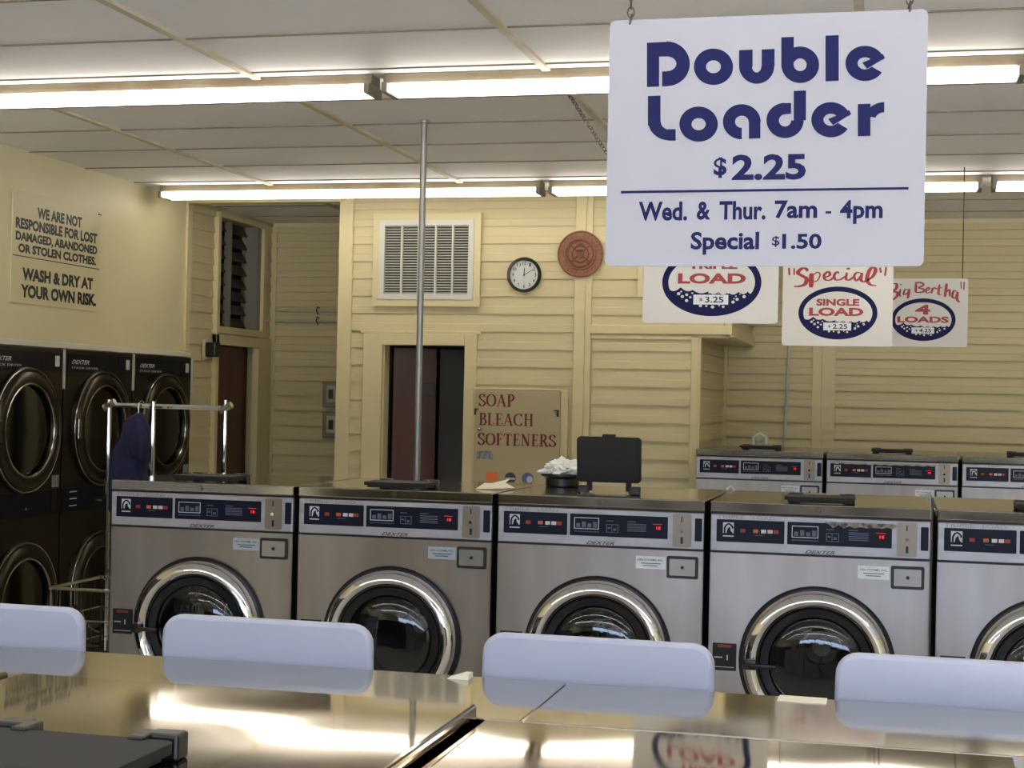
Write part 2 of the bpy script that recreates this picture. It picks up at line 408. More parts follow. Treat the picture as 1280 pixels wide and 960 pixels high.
struct(b.build('trim_7', siding_trim))
struct(MB().box(XL, ox0, YO-.04, YO+.06, 2.963, ZC).build('shade_header', siding_trim))  # thin header added to keep tube light off the recess ceiling
b = MB(); f = (-3.40, -2.635)
b.box(f[0], -3.27, YO-.034, YO+.02, 0, 2.105, .004); b.box(-2.715, f[1], YO-.034, YO+.02, 0, 2.105, .004); b.box(-3.27, -2.715, YO-.034, YO+.02, 2.03, 2.105, .004)
b.box(f[0]-.02, f[1]+.02, YO-.03, YO-.001, 2.105, 2.125, .003)
b.box(-3.275, -3.262, YO+.0, YO+T, 0, 2.03)
struct(b.build('trim_8', siding_trim))
b = MB(); b.box(ox0+.09, ox1-.11, YO+1.2, YO+1.22, 0, ZC-.01); b.box(-3.3, -3.28, YO+T, YO+1.2, 0, ZC-.01); b.box(-1.9, -1.88, YO+T, YO+1.2, 0, ZC-.01); b.box(ox0+.09, ox1-.11, YO+T, YO+1.2, 2.4, 2.42)
struct(b.build('wall_office_inside', shade_in))
d = MB().box(0, .29, -.02, .02, .01, 2.02, .003).build('door_2', door_br, loc=(-3.255, YO+.16, 0), rotz=radians(28)); struct(d)
b = MB(); b.box(.19, .27, -.034, -.02, 1.70, 1.79, .003); b.build('door_handle', black, d)
d = MB().box(0, .36, -.02, .02, .01, 2.02, .003).build('door_3', mat('door_gray', (60, 58, 56), .6), loc=(-3.0, YO+.40, 0), rotz=radians(3)); struct(d)
# right wall, front wall with the shop window
struct(MB().box(XR, XR+.1, YF, YB, 0, ZC).build('wall_right', plain))
b = MB(); b.box(XL-.12, WX0, YF-.12, YF, 0, ZC); b.box(WX1, XR, YF-.12, YF, 0, ZC); b.box(WX0, WX1, YF-.12, YF, 0, WZ0); b.box(WX0, WX1, YF-.12, YF, WZ1, ZC)
struct(b.build('wall_front', plain))
b = MB()
for k in range(5):
    x = WX0+(WX1-WX0)*k/4; b.box(x-.03, x+.03, YF-.1, YF-.02, WZ0, WZ1)
b.box(WX0, WX1, YF-.1, YF-.02, WZ0, WZ0+.06); b.box(WX0, WX1, YF-.1, YF-.02, WZ1-.06, WZ1); b.box(WX0, WX1, YF-.1, YF-.02, 2.1, 2.15)
struct(b.build('window_2', alu))

# ------------------------------------------------------------------ washers
def hole_plate(mb, x0, x1, z0, z1, cx, cz, r, y, th, n=48):
    inn, out = [], []
    angs = [2*pi*i/n for i in range(n)]
    for k, (px, pz) in enumerate(((x1, z1), (x0, z1), (x0, z0), (x1, z0))):
        angs.append(atan2(pz-cz, px-cx) % (2*pi))
    angs = sorted(set(round(a, 6) for a in angs))
    for a in angs:
        c_, s_ = cos(a), sin(a); t = 1e9
        if c_ > 1e-9: t = min(t, (x1-cx)/c_)
        if c_ < -1e-9: t = min(t, (x0-cx)/c_)
        if s_ > 1e-9: t = min(t, (z1-cz)/s_)
        if s_ < -1e-9: t = min(t, (z0-cz)/s_)
        inn.append(mb.bm.verts.new((cx+r*c_, y, cz+r*s_))); out.append(mb.bm.verts.new((cx+t*c_, y, cz+t*s_)))
    n = len(angs)
    for i in range(n): mb.bm.faces.new((inn[i], inn[(i+1) % n], out[(i+1) % n], out[i]))
    return mb

def make_lid(root, w, top, y, opened=False):
    """black soap dispenser lid on two hinge blocks at depth y behind the front"""
    pw = .235; d_ = .165
    def place(mb_):
        return mb_
    b = MB()
    Rm = Matrix.Translation((0, y, top+.022))
    if opened: Rm = Rm @ Matrix.Rotation(radians(-84), 4, 'X')
    else: Rm = Rm @ Matrix.Rotation(radians(0), 4, 'X')
    out = rrect(-pw/2, pw/2, -d_-.022, -.022, .014)
    b.prism(out, 'xy', -.008, .004, mx=Rm)
    b.prism(rrect(-pw/2+.01, pw/2-.01, -d_-.012, -.030, .01), 'xy', -.016, -.008, mx=Rm)
    b.prism(rrect(-.024, .024, -d_-.032, -d_-.020, .004), 'xy', -.008, .004, mx=Rm)
    lid = b.build('dispenser_lid', black_m, root)
    for s_ in (-1, 1):
        h = MB(); h.box(s_*.072-.010, s_*.072+.010, -.032, .010, -.008, .008, .003, mx=Rm)
        h.box(s_*.094-.020 if s_ < 0 else .074, s_*.094+.020 if s_ > 0 else -.074, y-.012, y+.018, top, top+.030, .004)
        h.build('hinge', black, lid)
    if opened:
        MB().box(-pw/2+.03, pw/2-.03, y-.15, y-.03, top, top+.003).build('dispenser_opening', black, root)
    return lid

def make_washer(name, txt, W, H, D, door_dz=0):
    """origin on the floor at the centre of the front face, front looks to -Y"""
    root = empty(name); h = W/2; k = W/.735; dz = H-1.36
    b = MB(); b.box(-h, h, .012, D, .10, H-.038, skip=('front',)); b.box(-h+.02, h-.02, .03, D-.02, 0, .10)
    b.build('cabinet', blackside, root)
    cz = .822+dz+door_dz
    b = MB(); hole_plate(b, -h, h, .10, 1.183+dz, 0, cz, .20, 0, .01)
    b.box(-h, -h+.004, 0, .03, .10, 1.183+dz); b.box(h-.004, h, 0, .03, .10, 1.183+dz); b.build('front_panel', steel_front, root)
    b = MB(); b.box(-h-.002, h+.002, -.006, D, H-.036, H, .004); b.build('top', steel_warp if 'double' in name else steel_top2, root)
    MB().lathe([(0, -.004), (.008, -.004), (.010, 0), (.010, .003)], 6, 'y', (0, -.008, H-.019)).build('badge', chrome_d, root)
    # console
    b = MB(); b.box(-h+.001, h-.001, -.003, .02, 1.190+dz, 1.316+dz, .003); con = b.build('control_panel', alu, root)
    b = MB(); b.box(-h, h, -.001, .01, 1.184+dz, 1.1885+dz); b.box(-h, h, -.001, .01, 1.3175+dz, 1.3225+dz); b.build('seam', black, con)
    Z = lambda z: z+dz; X = lambda x: x*k
    b = MB(); b.prism(rrect(X(-.346), X(-.115), Z(1.222), Z(1.299), .003), 'xz', -.0045, 0); b.prism(rrect(X(-.105), X(.242), Z(1.222), Z(1.299), .003), 'xz', -.0045, 0)
    b.prism(rrect(X(.336), X(.361), Z(1.219), Z(1.298), .003), 'xz', -.0045, 0)
    dsp = b.build('display', navy, con)
    b = MB(); q = -.0052
    b.prism([(X(-.324), Z(1.252)), (X(-.287), Z(1.252)), (X(-.287), Z(1.289)), (X(-.324), Z(1.289))], 'xz', q, -.004)
    b.box(X(-.324), X(-.287), q, -.004, Z(1.240), Z(1.244))
    for x0_, x1_, z0_, z1_ in ((-.09, -.001, 1.284, 1.2865), (-.09, -.001, 1.246, 1.2485), (-.09, -.0875, 1.246, 1.2865), (-.0035, -.001, 1.246, 1.2865)):
        b.box(X(x0_), X(x1_), q, -.004, Z(z0_), Z(z1_))
    b.build('print', cream_pt, dsp)
    b = MB(); pen(b, [(X(-.318), Z(1.252)), (X(-.317), Z(1.272)), (X(-.305), Z(1.284)), (X(-.293), Z(1.276)), (X(-.291), Z(1.268))], .006, .005, lambda a_, c_: (a_, c_), -.0058, -.005)
    b.prism([(X(-.312), Z(1.252)), (X(-.290), Z(1.252)), (X(-.298), Z(1.262)), (X(-.300), Z(1.275)), (X(-.308), Z(1.268))], 'xz', -.0058, -.005)
    b.build('horse_emblem', navy, dsp)
    b = MB()
    for i in range(4): b.box(X(-.082+.020*i), X(-.068+.020*i), q, -.004, Z(1.252), Z(1.266+.006*(i % 2)))
    for zz in (1.268, 1.262, 1.256, 1.250, 1.244): b.box(X(.100), X(.158+.004*(int(zz*1000) % 3)), q, -.004, Z(zz), Z(zz+.0028))
    b.box(X(.10), X(.13), q, -.004, Z(1.276), Z(1.279)); b.box(X(.025), X(.05), q, -.004, Z(1.276), Z(1.279))
    for x0_, x1_, z0_, z1_ in ((.025, .068, 1.264, 1.266), (.025, .068, 1.237, 1.239), (.025, .0275, 1.237, 1.266), (.0655, .068, 1.237, 1.266), (.044, .046, 1.237, 1.266), (.03, .04, 1.250, 1.256), (.05, .06, 1.244, 1.252)):
        b.box(X(x0_), X(x1_), q, -.004, Z(z0_), Z(z1_))
    b.box(X(-.09), X(0), q, -.004, Z(1.236), Z(1.2385)); b.box(X(-.215), X(-.185), q, -.004, Z(1.247), Z(1.249))
    b.build('legend', ltxt, dsp)
    for xx, mm in ((-.256, red_b), (-.2115, orange_b), (-.185, white_b), (-.163, white_b), (-.143, red_b)):
        MB().box(X(xx-.0085), X(xx+.0085), -.0065, -.004, Z(1.256), Z(1.268)).build('button', mm, dsp)
    b = MB(); put_text(b, '18', X(.202), X(.217), Z(1.254), Z(1.2645), -.0056, bold=.02); b.box(X(.19), X(.222), -.0052, -.004, Z(1.2715), Z(1.2725)); b.build('led_digits', red_led, dsp)
    b = MB(); put_text(b, txt.split()[0], X(-.346), X(-.346+.016*len(txt.split()[0])), Z(1.3025), Z(1.3135), -.0038, bold=-.008); put_text(b, 'LOAD', X(-.223), X(-.148), Z(1.3025), Z(1.3135), -.0038, bold=-.008)
    b.build('load_lettering', gray_t, con)
    b = MB(); put_text(b, 'DEXTER', X(-.045), X(.056), Z(1.1935), Z(1.2045), -.0042, bold=.012, shear=.45); b.build('maker_lettering', mat('lettering_dark', (34, 34, 44), .5), con)
    # coin acceptor
    b = MB(); b.prism(rrect(X(.260), X(.324), Z(1.197), Z(1.312), .006), 'xz', -.010, 0); ca = b.build('coin_acceptor', mat('coin_plate', (150, 138, 126), .34, .9), con)
    b = MB(); b.box(X(.289), X(.293), -.0115, -.009, Z(1.283), Z(1.303)); b.box(X(.288), X(.296), -.0115, -.009, Z(1.209), Z(1.232)); b.build('coin_slot', black, ca)
    b = MB(); b.lathe([(0, -.018), (.006, -.018), (.007, -.010), (.007, -.008)], 14, 'y', (X(.291), 0, Z(1.254))); b.build('return_button', chrome, ca, True)
    # coin box lock
    b = MB(); b.prism(rrect(X(.241), X(.350), Z(1.088), Z(1.165), .006), 'xz', -.006, 0); lb = b.build('coin_box', mat('coin_box_frame', (60, 56, 50), .4, .7), root)
    b = MB(); b.prism(rrect(X(.251), X(.340), Z(1.098), Z(1.155), .004), 'xz', -.012, -.004); b.build('coin_door', steel_edge, lb)
    MB().lathe([(0, -.016), (.005, -.016), (.006, -.012)], 12, 'y', (X(.296), 0, Z(1.127))).build('lock', black, lb)
    # instruction plate
    b = MB(); b.prism(rrect(X(-.352), X(-.270), Z(.779), Z(.873), .003), 'xz', -.002, 0); ip = b.build('instruction_plate', black, root)
    MB().box(X(-.335), X(-.288), -.0028, -.001, Z(.858), Z(.868)).build('plate_heading', mat('plate_orange', (120, 52, 36), .5), ip)
    b = MB(); b.box(X(-.345), X(-.318), -.0028, -.001, Z(.822), Z(.826)); b.box(X(-.303), X(-.299), -.0028, -.001, Z(.815), Z(.833)); b.box(X(-.345), X(-.278), -.0028, -.001, Z(.79), Z(.792)); b.build('plate_print', cream_pt, ip)
    # door
    b = MB(); b.lathe([(.205, .0), (.259, .0), (.262, -.008), (.256, -.014), (.240, -.012), (.205, -.01)], 56, 'y', (0, 0, cz), cap=False); b.build('door_gasket', black, root, True)
    b = MB(); b.lathe([(.251, -.004), (.249, -.018), (.244, -.040), (.232, -.056), (.216, -.062), (.203, -.055), (.193, -.040), (.188, -.022), (.187, -.004)], 72, 'y', (0, 0, cz)); b.bm.faces.ensure_lookup_table()
    fs = [f_ for f_ in b.bm.faces if len(f_.verts) > 8]; bmesh.ops.delete(b.bm, geom=fs, context='FACES_ONLY')
    door = b.build('door', chrome, root, True)
    b = MB(); b.lathe([(.189, -.03), (.186, -.034), (.160, -.030), (.156, -.018), (.170, .0), (.189, .0)], 56, 'y', (0, 0, cz), closed=True); b.build('door_seal', black, door, True)
    b = MB(); b.lathe([(.160, -.022), (.150, -.034), (.12, -.046), (.08, -.054), (.04, -.058), (.002, -.059)], 48, 'y', (0, 0, cz)); fs = [f_ for f_ in b.bm.faces if len(f_.verts) > 8]; bmesh.ops.delete(b.bm, geom=fs, context='FACES_ONLY')
    b.build('door_glass', glass_m, door, True)
    b = MB(); b.box(-.236, -.196, -.082, -.050, cz-.024, cz+.010, .006); b.box(-.215, -.128, -.092, -.076, cz-.016, cz-.001, .005); b.build('door_handle', black, door, True)
    b = MB(); b.lathe([(.175, .0), (.20, .02), (.205, .06), (.235, .07), (.235, .38), (.2, .40), (.07, .385), (.06, .37), (.001, .37)], 40, 'y', (0, 0, cz)); fs = [f_ for f_ in b.bm.faces if len(f_.verts) > 8]; bmesh.ops.delete(b.bm, geom=fs, context='FACES_ONLY')
    drum = b.build('drum', drum_m, root, True)
    MB().lathe([(0, .355), (.03, .355), (.034, .372)], 24, 'y', (0, 0, cz)).build('drum_hub', mat('hub', (190, 190, 184), .5), drum)
    return root

def sticker(parent, W=.735, dz=0, m=None):
    k = W/.735
    st = MB().prism(rrect(.132*k, .236*k, 1.116+dz, 1.160+dz, .002), 'xz', -.0015, 0).build('service_sticker', m or label_w, parent)
    b = MB(); put_text(b, 'DEX SYSTEMS, INC.', .139*k, .229*k, 1.143+dz, 1.1505+dz, -.0022, bold=.01)
    b.box(.15*k, .22*k, -.0022, -.001, 1.134+dz, 1.1365+dz); b.box(.158*k, .208*k, -.0022, -.001, 1.126+dz, 1.1285+dz)
    b.build('sticker_print', sign_blk, st)

triple = make_washer('triple_load_washer', 'TRIPLE LOAD', .735, 1.36, .74)
Y2 = 5.47
rows2 = [(-2.5305, 'stainless triple load washer at the left end, beside the laundry cart rack', 0, silver),
         (-1.7735, 'stainless triple load washer second from left, behind the second white lid and the pole', 0, silver),
         (-1.0165, 'stainless triple load washer under the upright black dispenser lid, laundry in its drum', 1, label_w),
         (-.2595, 'stainless triple load washer with peeling smudged control panel and round hub in its dark window', 0, label_w),
         (.4975, 'stainless triple load washer cut off by the right edge of the photo', 0, label_w)]
W2 = []
for i, (x, lab, op, sm) in enumerate(rows2):
    o = triple if i == 0 else copy_tree(triple)
    W2.append(o)
for i, (x, lab, op, sm) in enumerate(rows2):
    o = W2[i]; o.location = (x, Y2, 0)
    tag(o, lab, 'washing machine', 'triple load washers in the middle row')
    make_lid(o, .735, 1.36, .175, bool(op)); sticker(o, m=sm)
def drum_laundry(parent, cz):
    b = MB(); rnd = random.Random(3)
    for k_ in range(3): pass
    for mi in range(3):
        b = MB()
        for j in range(5):
            cx_ = rnd.uniform(-.11, .11); cz_ = cz+rnd.uniform(-.10, .045); r_ = rnd.uniform(.035, .06)
            res = bmesh.ops.create_icosphere(b.bm, subdivisions=3, radius=r_)
            for v in res['verts']:
                n_ = v.co.normalized(); v.co = v.co*(1+.28*sin(9*n_.x+5*mi+j)*cos(8*n_.z+3*j)) + Vector((cx_, .05+rnd.uniform(0, .02)+r_, cz_))
        b.build('laundry', laundry[mi], parent, True)
# washing inside machine three rests in the drum and is its own thing
lo = empty('wet_laundry', (-1.0165, Y2, .60)); drum_laundry(lo, .18)
for c_ in lo.children: c_.name = ['shirt', 'jeans', 'towel'][list(lo.children).index(c_) % 3]
tag(lo, 'tumbled grey and blue laundry seen through the window of the third washer', 'laundry')
# smudge (peeled film) on the fourth machine
b = MB(); rnd = random.Random(5)
top = [(.02, 1.300)] + [(.03+i*.018, 1.297-.010*abs(sin(i*1.7))-.004*(i % 2)) for i in range(13)] + [(.26, 1.300)]
b.prism(top + [(.245, 1.304), (.02, 1.304)], 'xz', -.0056, -.004)
b.build('peeled_film', mat('peeled_film', (150, 145, 132), .6, noise=(60, (50, 46, 42))), W2[3])

quad = make_washer('quad_load_washer', 'QUAD LOAD', .735, 1.425, .95)
labs = ['small stainless washer in the far row next to the yellow closet corner', 'stainless washer in the far row with a ragged dark panel film, second from the closet', 'stainless washer in the far row at the right edge, clean white panel']
Q = [quad, copy_tree(quad), copy_tree(quad)]
for i, o in enumerate(Q):
    o.location = (-.795+.757*i, 9.34, 0); tag(o, labs[i], 'washing machine', 'washers in the far right row')
    make_lid(o, .735, 1.425, .20); sticker(o, dz=.065)
b = MB(); b.prism([(-.346, 1.371)] + [(-.34+i*.03, 1.3635-.004*(i % 2)) for i in range(20)] + [(.262, 1.371)], 'xz', -.0056, -.004); b.build('peeled_film', mat('film2', (168, 160, 148), .6, noise=(30, (120, 112, 100))), Q[1])

dbl = make_washer('double_load_washer', 'DOUBLE LOAD', .675, 1.29, .645)
DB = [dbl, copy_tree(dbl), copy_tree(dbl)]
dl = ['nearest stainless double load washer at the far left, only its raised rear corner in view', 'near stainless washer top with the black dispenser lid in the lower left corner', 'near stainless washer top filling the lower right, mirroring the hanging signs']
for i, o in enumerate(DB):
    o.location = ((-1.582, -.882, -.193)[i], 1.405, (0, 0, -.0199)[i]); tag(o, dl[i], 'washing machine', 'double load washers in the near row')
    make_lid(o, .675, 1.29, .22)
    b = MB(); b.box(-.345, .345, -.004, .652, 1.286, 1.2895, .001)
# steel bulkhead cover behind the near washers
b = MB(); b.box(-3.3, -.4835, 2.056, 2.36, 1.20, 1.27, .002); b.box(-3.28, -.50, 2.06, 2.34, 0, 1.20); tag(b.build('steel_counter', steel_top), 'long stainless bulkhead counter behind the near washers, left of the short dark seam', 'counter')
b = MB(); b.box(-.4815, 1.9, 2.056, 2.36, 1.20, 1.27, .002); b.box(-.47, 1.88, 2.06, 2.34, 0, 1.20); tag(b.build('steel_counter', steel_top), 'stainless bulkhead counter behind the near washers, right of the short dark seam', 'counter')

# top loaders with open white lids behind the bulkhead
def make_toploader():
    r_ = empty('top_load_washer'); h = .254
    b = MB(); b.box(-h, h, 0, .62, .03, .98, .012); b.box(-h+.03, h-.03, .03, .59, 0, .03); b.build('cabinet', white_e, r_, True)
    b = MB(); b.prism(rrect(-.19, .19, .05, .44, .05), 'xy', .9805, .983); b.build('wash_opening', black, r_)
    b = MB(); b.lathe([(.17, .984), (.165, .988), (.15, .984)], 32, 'z', (0, .245, 0)); b.build('tub_rim', drum_m, r_, True)
    b = MB(); b.lathe([(.06, .984), (.05, 1.0), (.03, 1.02), (.022, 1.05), (.0, 1.055)], 20, 'z', (0, .245, 0)); b.build('agitator', white_e, r_, True)
    b = MB(); b.box(-h+.01, h-.01, .50, .595, .98, 1.03, .01); b.build('console', white_e, r_, True)
    # lid: tall rounded sheet with a rolled rim and a shallow dip in the top edge
    top = 1.328
    out = []
    for px, pz in [(-.187, .985), (-.184, 1.29)]: out.append((px, pz))
    for k in range(1, 7):
        t = radians(180-15*k); out.append((-.150+.034*cos(t), top-.034+.034*sin(t)))
    for k in range(0, 6):
        t = radians(90-15*k); out.append((.150+.034*cos(t), top-.034+.034*sin(t)))
    out += [(.184, 1.29), (.187, .985)]
    b = MB(); b.prism(out, 'xz', .008, .030)
    lid = b.build('lid', white_p, r_, True)
    bv = lid.modifiers.new('rim', 'BEVEL'); bv.width = .007; bv.segments = 3; bv.limit_method = 'ANGLE'; bv.angle_limit = radians(50)
    for s_ in (-1, 1): MB().box(s_*.15-.02, s_*.15+.02, .004, .036, .978, .996, .003).build('hinge', galv, lid)
    return r_
tp = make_toploader(); tl = []
for i, (x, lab) in enumerate(((-1.522, 'white top loader at the left edge with its lid open, partly cut off'), (-1.006, 'white top loader with open lid in front of the two left triple loaders'), (-.453, 'white top loader with open lid in front of the washer holding laundry'), (.097, 'white top loader with open lid at the lower right edge'))):
    o = tp if i == 0 else copy_tree(tp); o.location = (x, 2.42, 0); tag(o, lab, 'washing machine', 'white top loaders with open lids')
# paper slips on the bulkhead
def slip(name, pts, z, lab, m=paper_m, th=.002):
    b = MB(); b.prism(pts, 'xy', z, z+th); return tag(b.build(name, m), lab, 'paper')
b = MB(); b.prism([(-.664, 1.27), (-.64, 1.278), (-.63, 1.278), (-.63, 1.27)], 'xz', 2.325, 2.352); tag(b.build('paper_scrap', paper_m), 'tiny beige paper scrap on the steel counter beside the third white lid', 'paper')
b = MB(); b.prism([(-.165, 1.27), (-.163, 1.2725), (-.095, 1.272), (-.095, 1.27)], 'xz', 2.32, 2.356); tag(b.build('paper_strip', paper_m), 'thin pale strip on the steel counter left of the rightmost white lid', 'paper')

# ------------------------------------------------------------------ stacked dryers on the left wall
def make_dryer():
    r_ = empty('stacked_dryer'); h = .405; H = 1.925
    b = MB(); b.box(-h, h, .012, .88, .04, H); b.build('cabinet', blackside, r_)
    b = MB(); b.box(-h, h, 0, .02, .04, H, .003); b.build('front_panel', bronze, r_)
    hd = MB().box(-h+.03, .195, -.004, 0, 1.797, 1.903, .001).build('header', dry_navy, r_)
    b = MB(); put_text(b, 'DEXTER', -.335, -.135, 1.845, 1.868, -.005, bold=.012, shear=.4); put_text(b, 'STACK DRYER', -.335, -.03, 1.817, 1.829, -.005); b.build('header_lettering', mat('dryer_print', (190, 190, 184), .5), hd)
    h2 = MB().box(.215, h-.012, -.004, 0, 1.797, 1.903, .001).build('header', dry_navy, r_)
    MB().box(.315, .36, -.006, -.003, 1.825, 1.885).build('emblem', mat('dryer_emblem', (180, 178, 170), .5), h2)
    MB().box(h+.001, h+.011, -.012, .0, 1.70, H).build('seam_strip', pvc, r_)
    for cz in (1.472, .525):
        b = MB(); b.lathe([(.345, 0), (.342, -.018), (.330, -.026), (.318, -.024), (.312, -.034), (.285, -.046), (.262, -.044), (.256, -.030), (.252, .0)], 64, 'y', (.02, 0, cz))
        fs = [f_ for f_ in b.bm.faces if len(f_.verts) > 8]; bmesh.ops.delete(b.bm, geom=fs, context='FACES_ONLY')
        d_ = b.build('door', dry_ring, r_, True)
        MB().torus(.252, .008, (.02, -.034, cz), 'y', 56, 8).build('door_rim', chrome_d, d_, True)
        MB().torus(.336, .005, (.02, -.024, cz), 'y', 64, 8).build('outer_rim', chrome_d, d_, True)
        b = MB(); b.lathe([(.253, -.012), (.2, -.018), (.1, -.022), (.002, -.024)], 48, 'y', (.02, 0, cz)); fs = [f_ for f_ in b.bm.faces if len(f_.verts) == 48 and False]; b.build('door_glass', dry_glass, d_, True)
        MB().box(-.315, -.275, -.05, -.02, cz-.06, cz+.06, .006).build('door_handle', chrome_d, d_)
    bd = MB().box(-h+.002, h-.002, -.006, 0, 1.0, 1.138, .001).build('control_band', dry_navy, r_)
    MB().box(.30, .355, -.010, -.005, 1.01, 1.128).build('coin_slide', bronze, bd)
    MB().lathe([(0, -.02), (.006, -.02), (.007, -.006)], 10, 'y', (.02, 0, 1.045)).build('start_button', chrome, bd)
    b = MB()
    for k in range(3): b.box(-.33, -.25, -.0075, -.005, 1.03+.04*k, 1.036+.04*k)
    b.build('band_print', cream_pt, bd)
    MB().box(.315, .385, -.003, 0, 1.148, 1.215).build('notice', mat('dryer_notice', (120, 118, 110), .5), r_)
    return r_
dr = make_dryer()
for i, lab in enumerate(('dark bronze stacked dryer at the left edge of the photo', 'dark bronze stacked dryer in the middle of three, behind the hanging blue shirt', 'dark bronze stacked dryer at the far end of the bank, beside the yellow siding') + ('stacked dryer of the same bank, outside the left edge of the photo',)*9):
    o = dr if i == 0 else copy_tree(dr); o.location = (-4.6, 7.665+.832*(i if i < 3 else 2-i), 0); o.rotation_euler.z = radians(90); tag(o, lab, 'dryer', 'stacked dryers along the left wall')

# ------------------------------------------------------------------ hanging signs
def chain(parent, p0, p1, name='chain', link=.022, r=.0016, m=None):
    p0, p1 = Vector(p0), Vector(p1); n = max(2, int((p1-p0).length/(link*.78))); d_ = (p1-p0).normalized(); b = MB()
    q = d_.to_track_quat('Z', 'X').to_matrix().to_4x4()
    for i in range(n):
        c_ = p0.lerp(p1, (i+.5)/n)
        pts = []
        for k in range(11):
            t = 2*pi*k/10; pts.append(Vector((.30*link*cos(t), 0, .5*link*sin(t))))
        Mx = Matrix.Translation(c_) @ q @ Matrix.Rotation(radians(90*(i % 2)), 4, 'Z')
        b.tube([Mx @ p_ for p_ in pts], r, 5, False)
    return b.build(name, m or chain_m, parent, True)

# big sign; lettering drawn in sign units taken from the photo, then laid on the board's plane
SY = 3.08
def PX(cx, cy): return atY(740+cx/2.3704, cy/2.3704, SY)
big = empty('price_sign', (-.267, SY+.003, 1.96))
big_off = Vector((.267, -(SY+.003), -1.96))
def bb(mb, name, m, parent):        # world-authored mesh under a parent whose origin is not at the world's
    o = mb.build(name, m, parent); o.matrix_parent_inverse = Matrix.Identity(4)
    p_ = parent; off = Vector((0, 0, 0))
    while p_ is not None: off += p_.location; p_ = p_.parent
    for v in o.data.vertices: v.co -= off
    return o
b = MB(); b.prism(rrect(-.572, .039, 1.966, 2.453, .012), 'xz', SY, SY+.006); board = bb(b, 'board', sign_w, big)
b = MB(); ya, yb = SY-.0012, SY
_lay = [0]
def yy():
    _lay[0] += 1; return ya-2e-5*_lay[0]
def poly(pts): b.prism([PX(*p) for p in pts], 'xz', yy(), yb)
def rect(x0, y0, x1, y1, sl=-.045):
    poly([(x0, y0), (x1, y0+sl*(x1-x0)), (x1, y1+sl*(x1-x0)), (x0, y1)])
def ringsec(cx, cy, rx, ry, wx, wy, a0, a1, n=30):
    """elliptic ring sector, angles in degrees counter-clockwise from +x (y up)"""
    L = []; R = []
    for i in range(n+1):
        t = radians(a0+(a1-a0)*i/n); L.append(PX(cx+rx*cos(t), cy-ry*sin(t))); R.append(PX(cx+(rx-wx)*cos(t), cy-(ry-wy)*sin(t)))
    b.strip(L, R, 'xz', yy(), yb)
# D
rect(163, 127, 199, 258); ringsec(222, 189, 68, 66, 40, 44, -90, 90); rect(199, 125, 224, 168, -.03); rect(208, 212, 224, 256, -.03)
# o u b l e
ringsec(360, 198, 58, 54, 36, 35, 0, 360, 40)
rect(436, 149, 476, 200); ringsec(488, 196, 52, 52, 38, 33, 180, 360); rect(503, 147, 541, 198)
rect(561, 111, 598, 197); ringsec(617, 192, 56, 54, 37, 35, -180, 155, 40)
rect(692, 106, 731, 241)
ringsec(809, 188, 58, 52, 36, 34, 14, 329, 40)
poly([(862, 160), (868, 172), (815, 204), (801, 186)])
bb(b, 'heading_lettering', sign_navy, big); b = MB()
# L o a d e r
rect(166, 285, 203, 372); ringsec(228, 356, 62, 60, 37, 32, 180, 270); rect(226, 383, 248, 417, -.01)
ringsec(316, 368, 57, 52, 36, 34, 0, 360, 40)
ringsec(444, 361, 56, 52, 36, 34, 0, 270, 40); rect(465, 356, 499, 411)
ringsec(572, 357, 55, 52, 37, 34, 90, 360, 40); rect(598, 270, 634, 358); rect(570, 306, 590, 338)
ringsec(708, 355, 58, 52, 36, 34, 14, 329, 40); poly([(762, 326), (768, 338), (714, 371), (700, 353)])
rect(788, 309, 825, 404); ringsec(866, 352, 56, 49, 30, 30, 90, 170, 16)
bb(b, 'heading_lettering', sign_navy, big)
b = MB(); rect(86, 566, 938, 573, -.0135); bb(b, 'rule_line', sign_navy, big)
b = MB()
def fit(s, x0, ytop, x1, ybot, bold=.02, shear=0, fn=PX, t=None):
    u0, v0 = fn(x0, ybot); u1, v1 = fn(x1, ytop); put_text(b, s, u0, u1, v0, v1, t, bold=bold, shear=shear)
t_ = SY-.0012
fit('$', 360, 466, 400, 528, .03, t=t_); fit('2.25', 414, 455, 635, 535, .035, t=t_)
# lower lines in the rounded sign-painter's face: heights from the photo
for s_, x0, x1, yt, yb_ in (('Wed.', 138, 283, 597, 655), ('&', 310, 352, 597, 652), ('Thur.', 377, 515, 595, 652), ('7am', 541, 668, 593, 648), ('-', 692, 709, 626, 633), ('4pm', 734, 862, 592, 664), ('Special', 292, 496, 686, 755), ('$', 533, 556, 700, 732), ('1.50', 563, 681, 692, 738)):
    if s_ == 'Wed.': bb(b, 'price_lettering', sign_navy, big); b = MB()
    if s_ == 'Special': bb(b, 'hours_lettering', sign_navy, big); b = MB()
    fit(s_, x0, yt, x1, yb_, .012 if s_ == '$' else .030, t=t_)
bb(b, 'special_lettering', sign_navy, big)
for cx in ((788, 28), (1137, 12)):
    x, z = atY(cx[0], cx[1], SY); o = chain(None, (x, SY+.003, z+.012), (x, SY+.003, ZC)); o.parent = big
    for v in o.data.vertices: v.co -= big.location
    b = MB(); b.tube([(x, SY-.008, z-.006), (x+.002, SY-.008, z+.004), (x+.002, SY+.003, z+.016), (x-.002, SY+.010, z+.006), (x, SY+.010, z-.006)], .0022, 6); o2 = bb(b, 'hook', chain_m, big)
tag(big, 'large white sign in blue letters reading Double Loader, hung from the ceiling', 'sign')

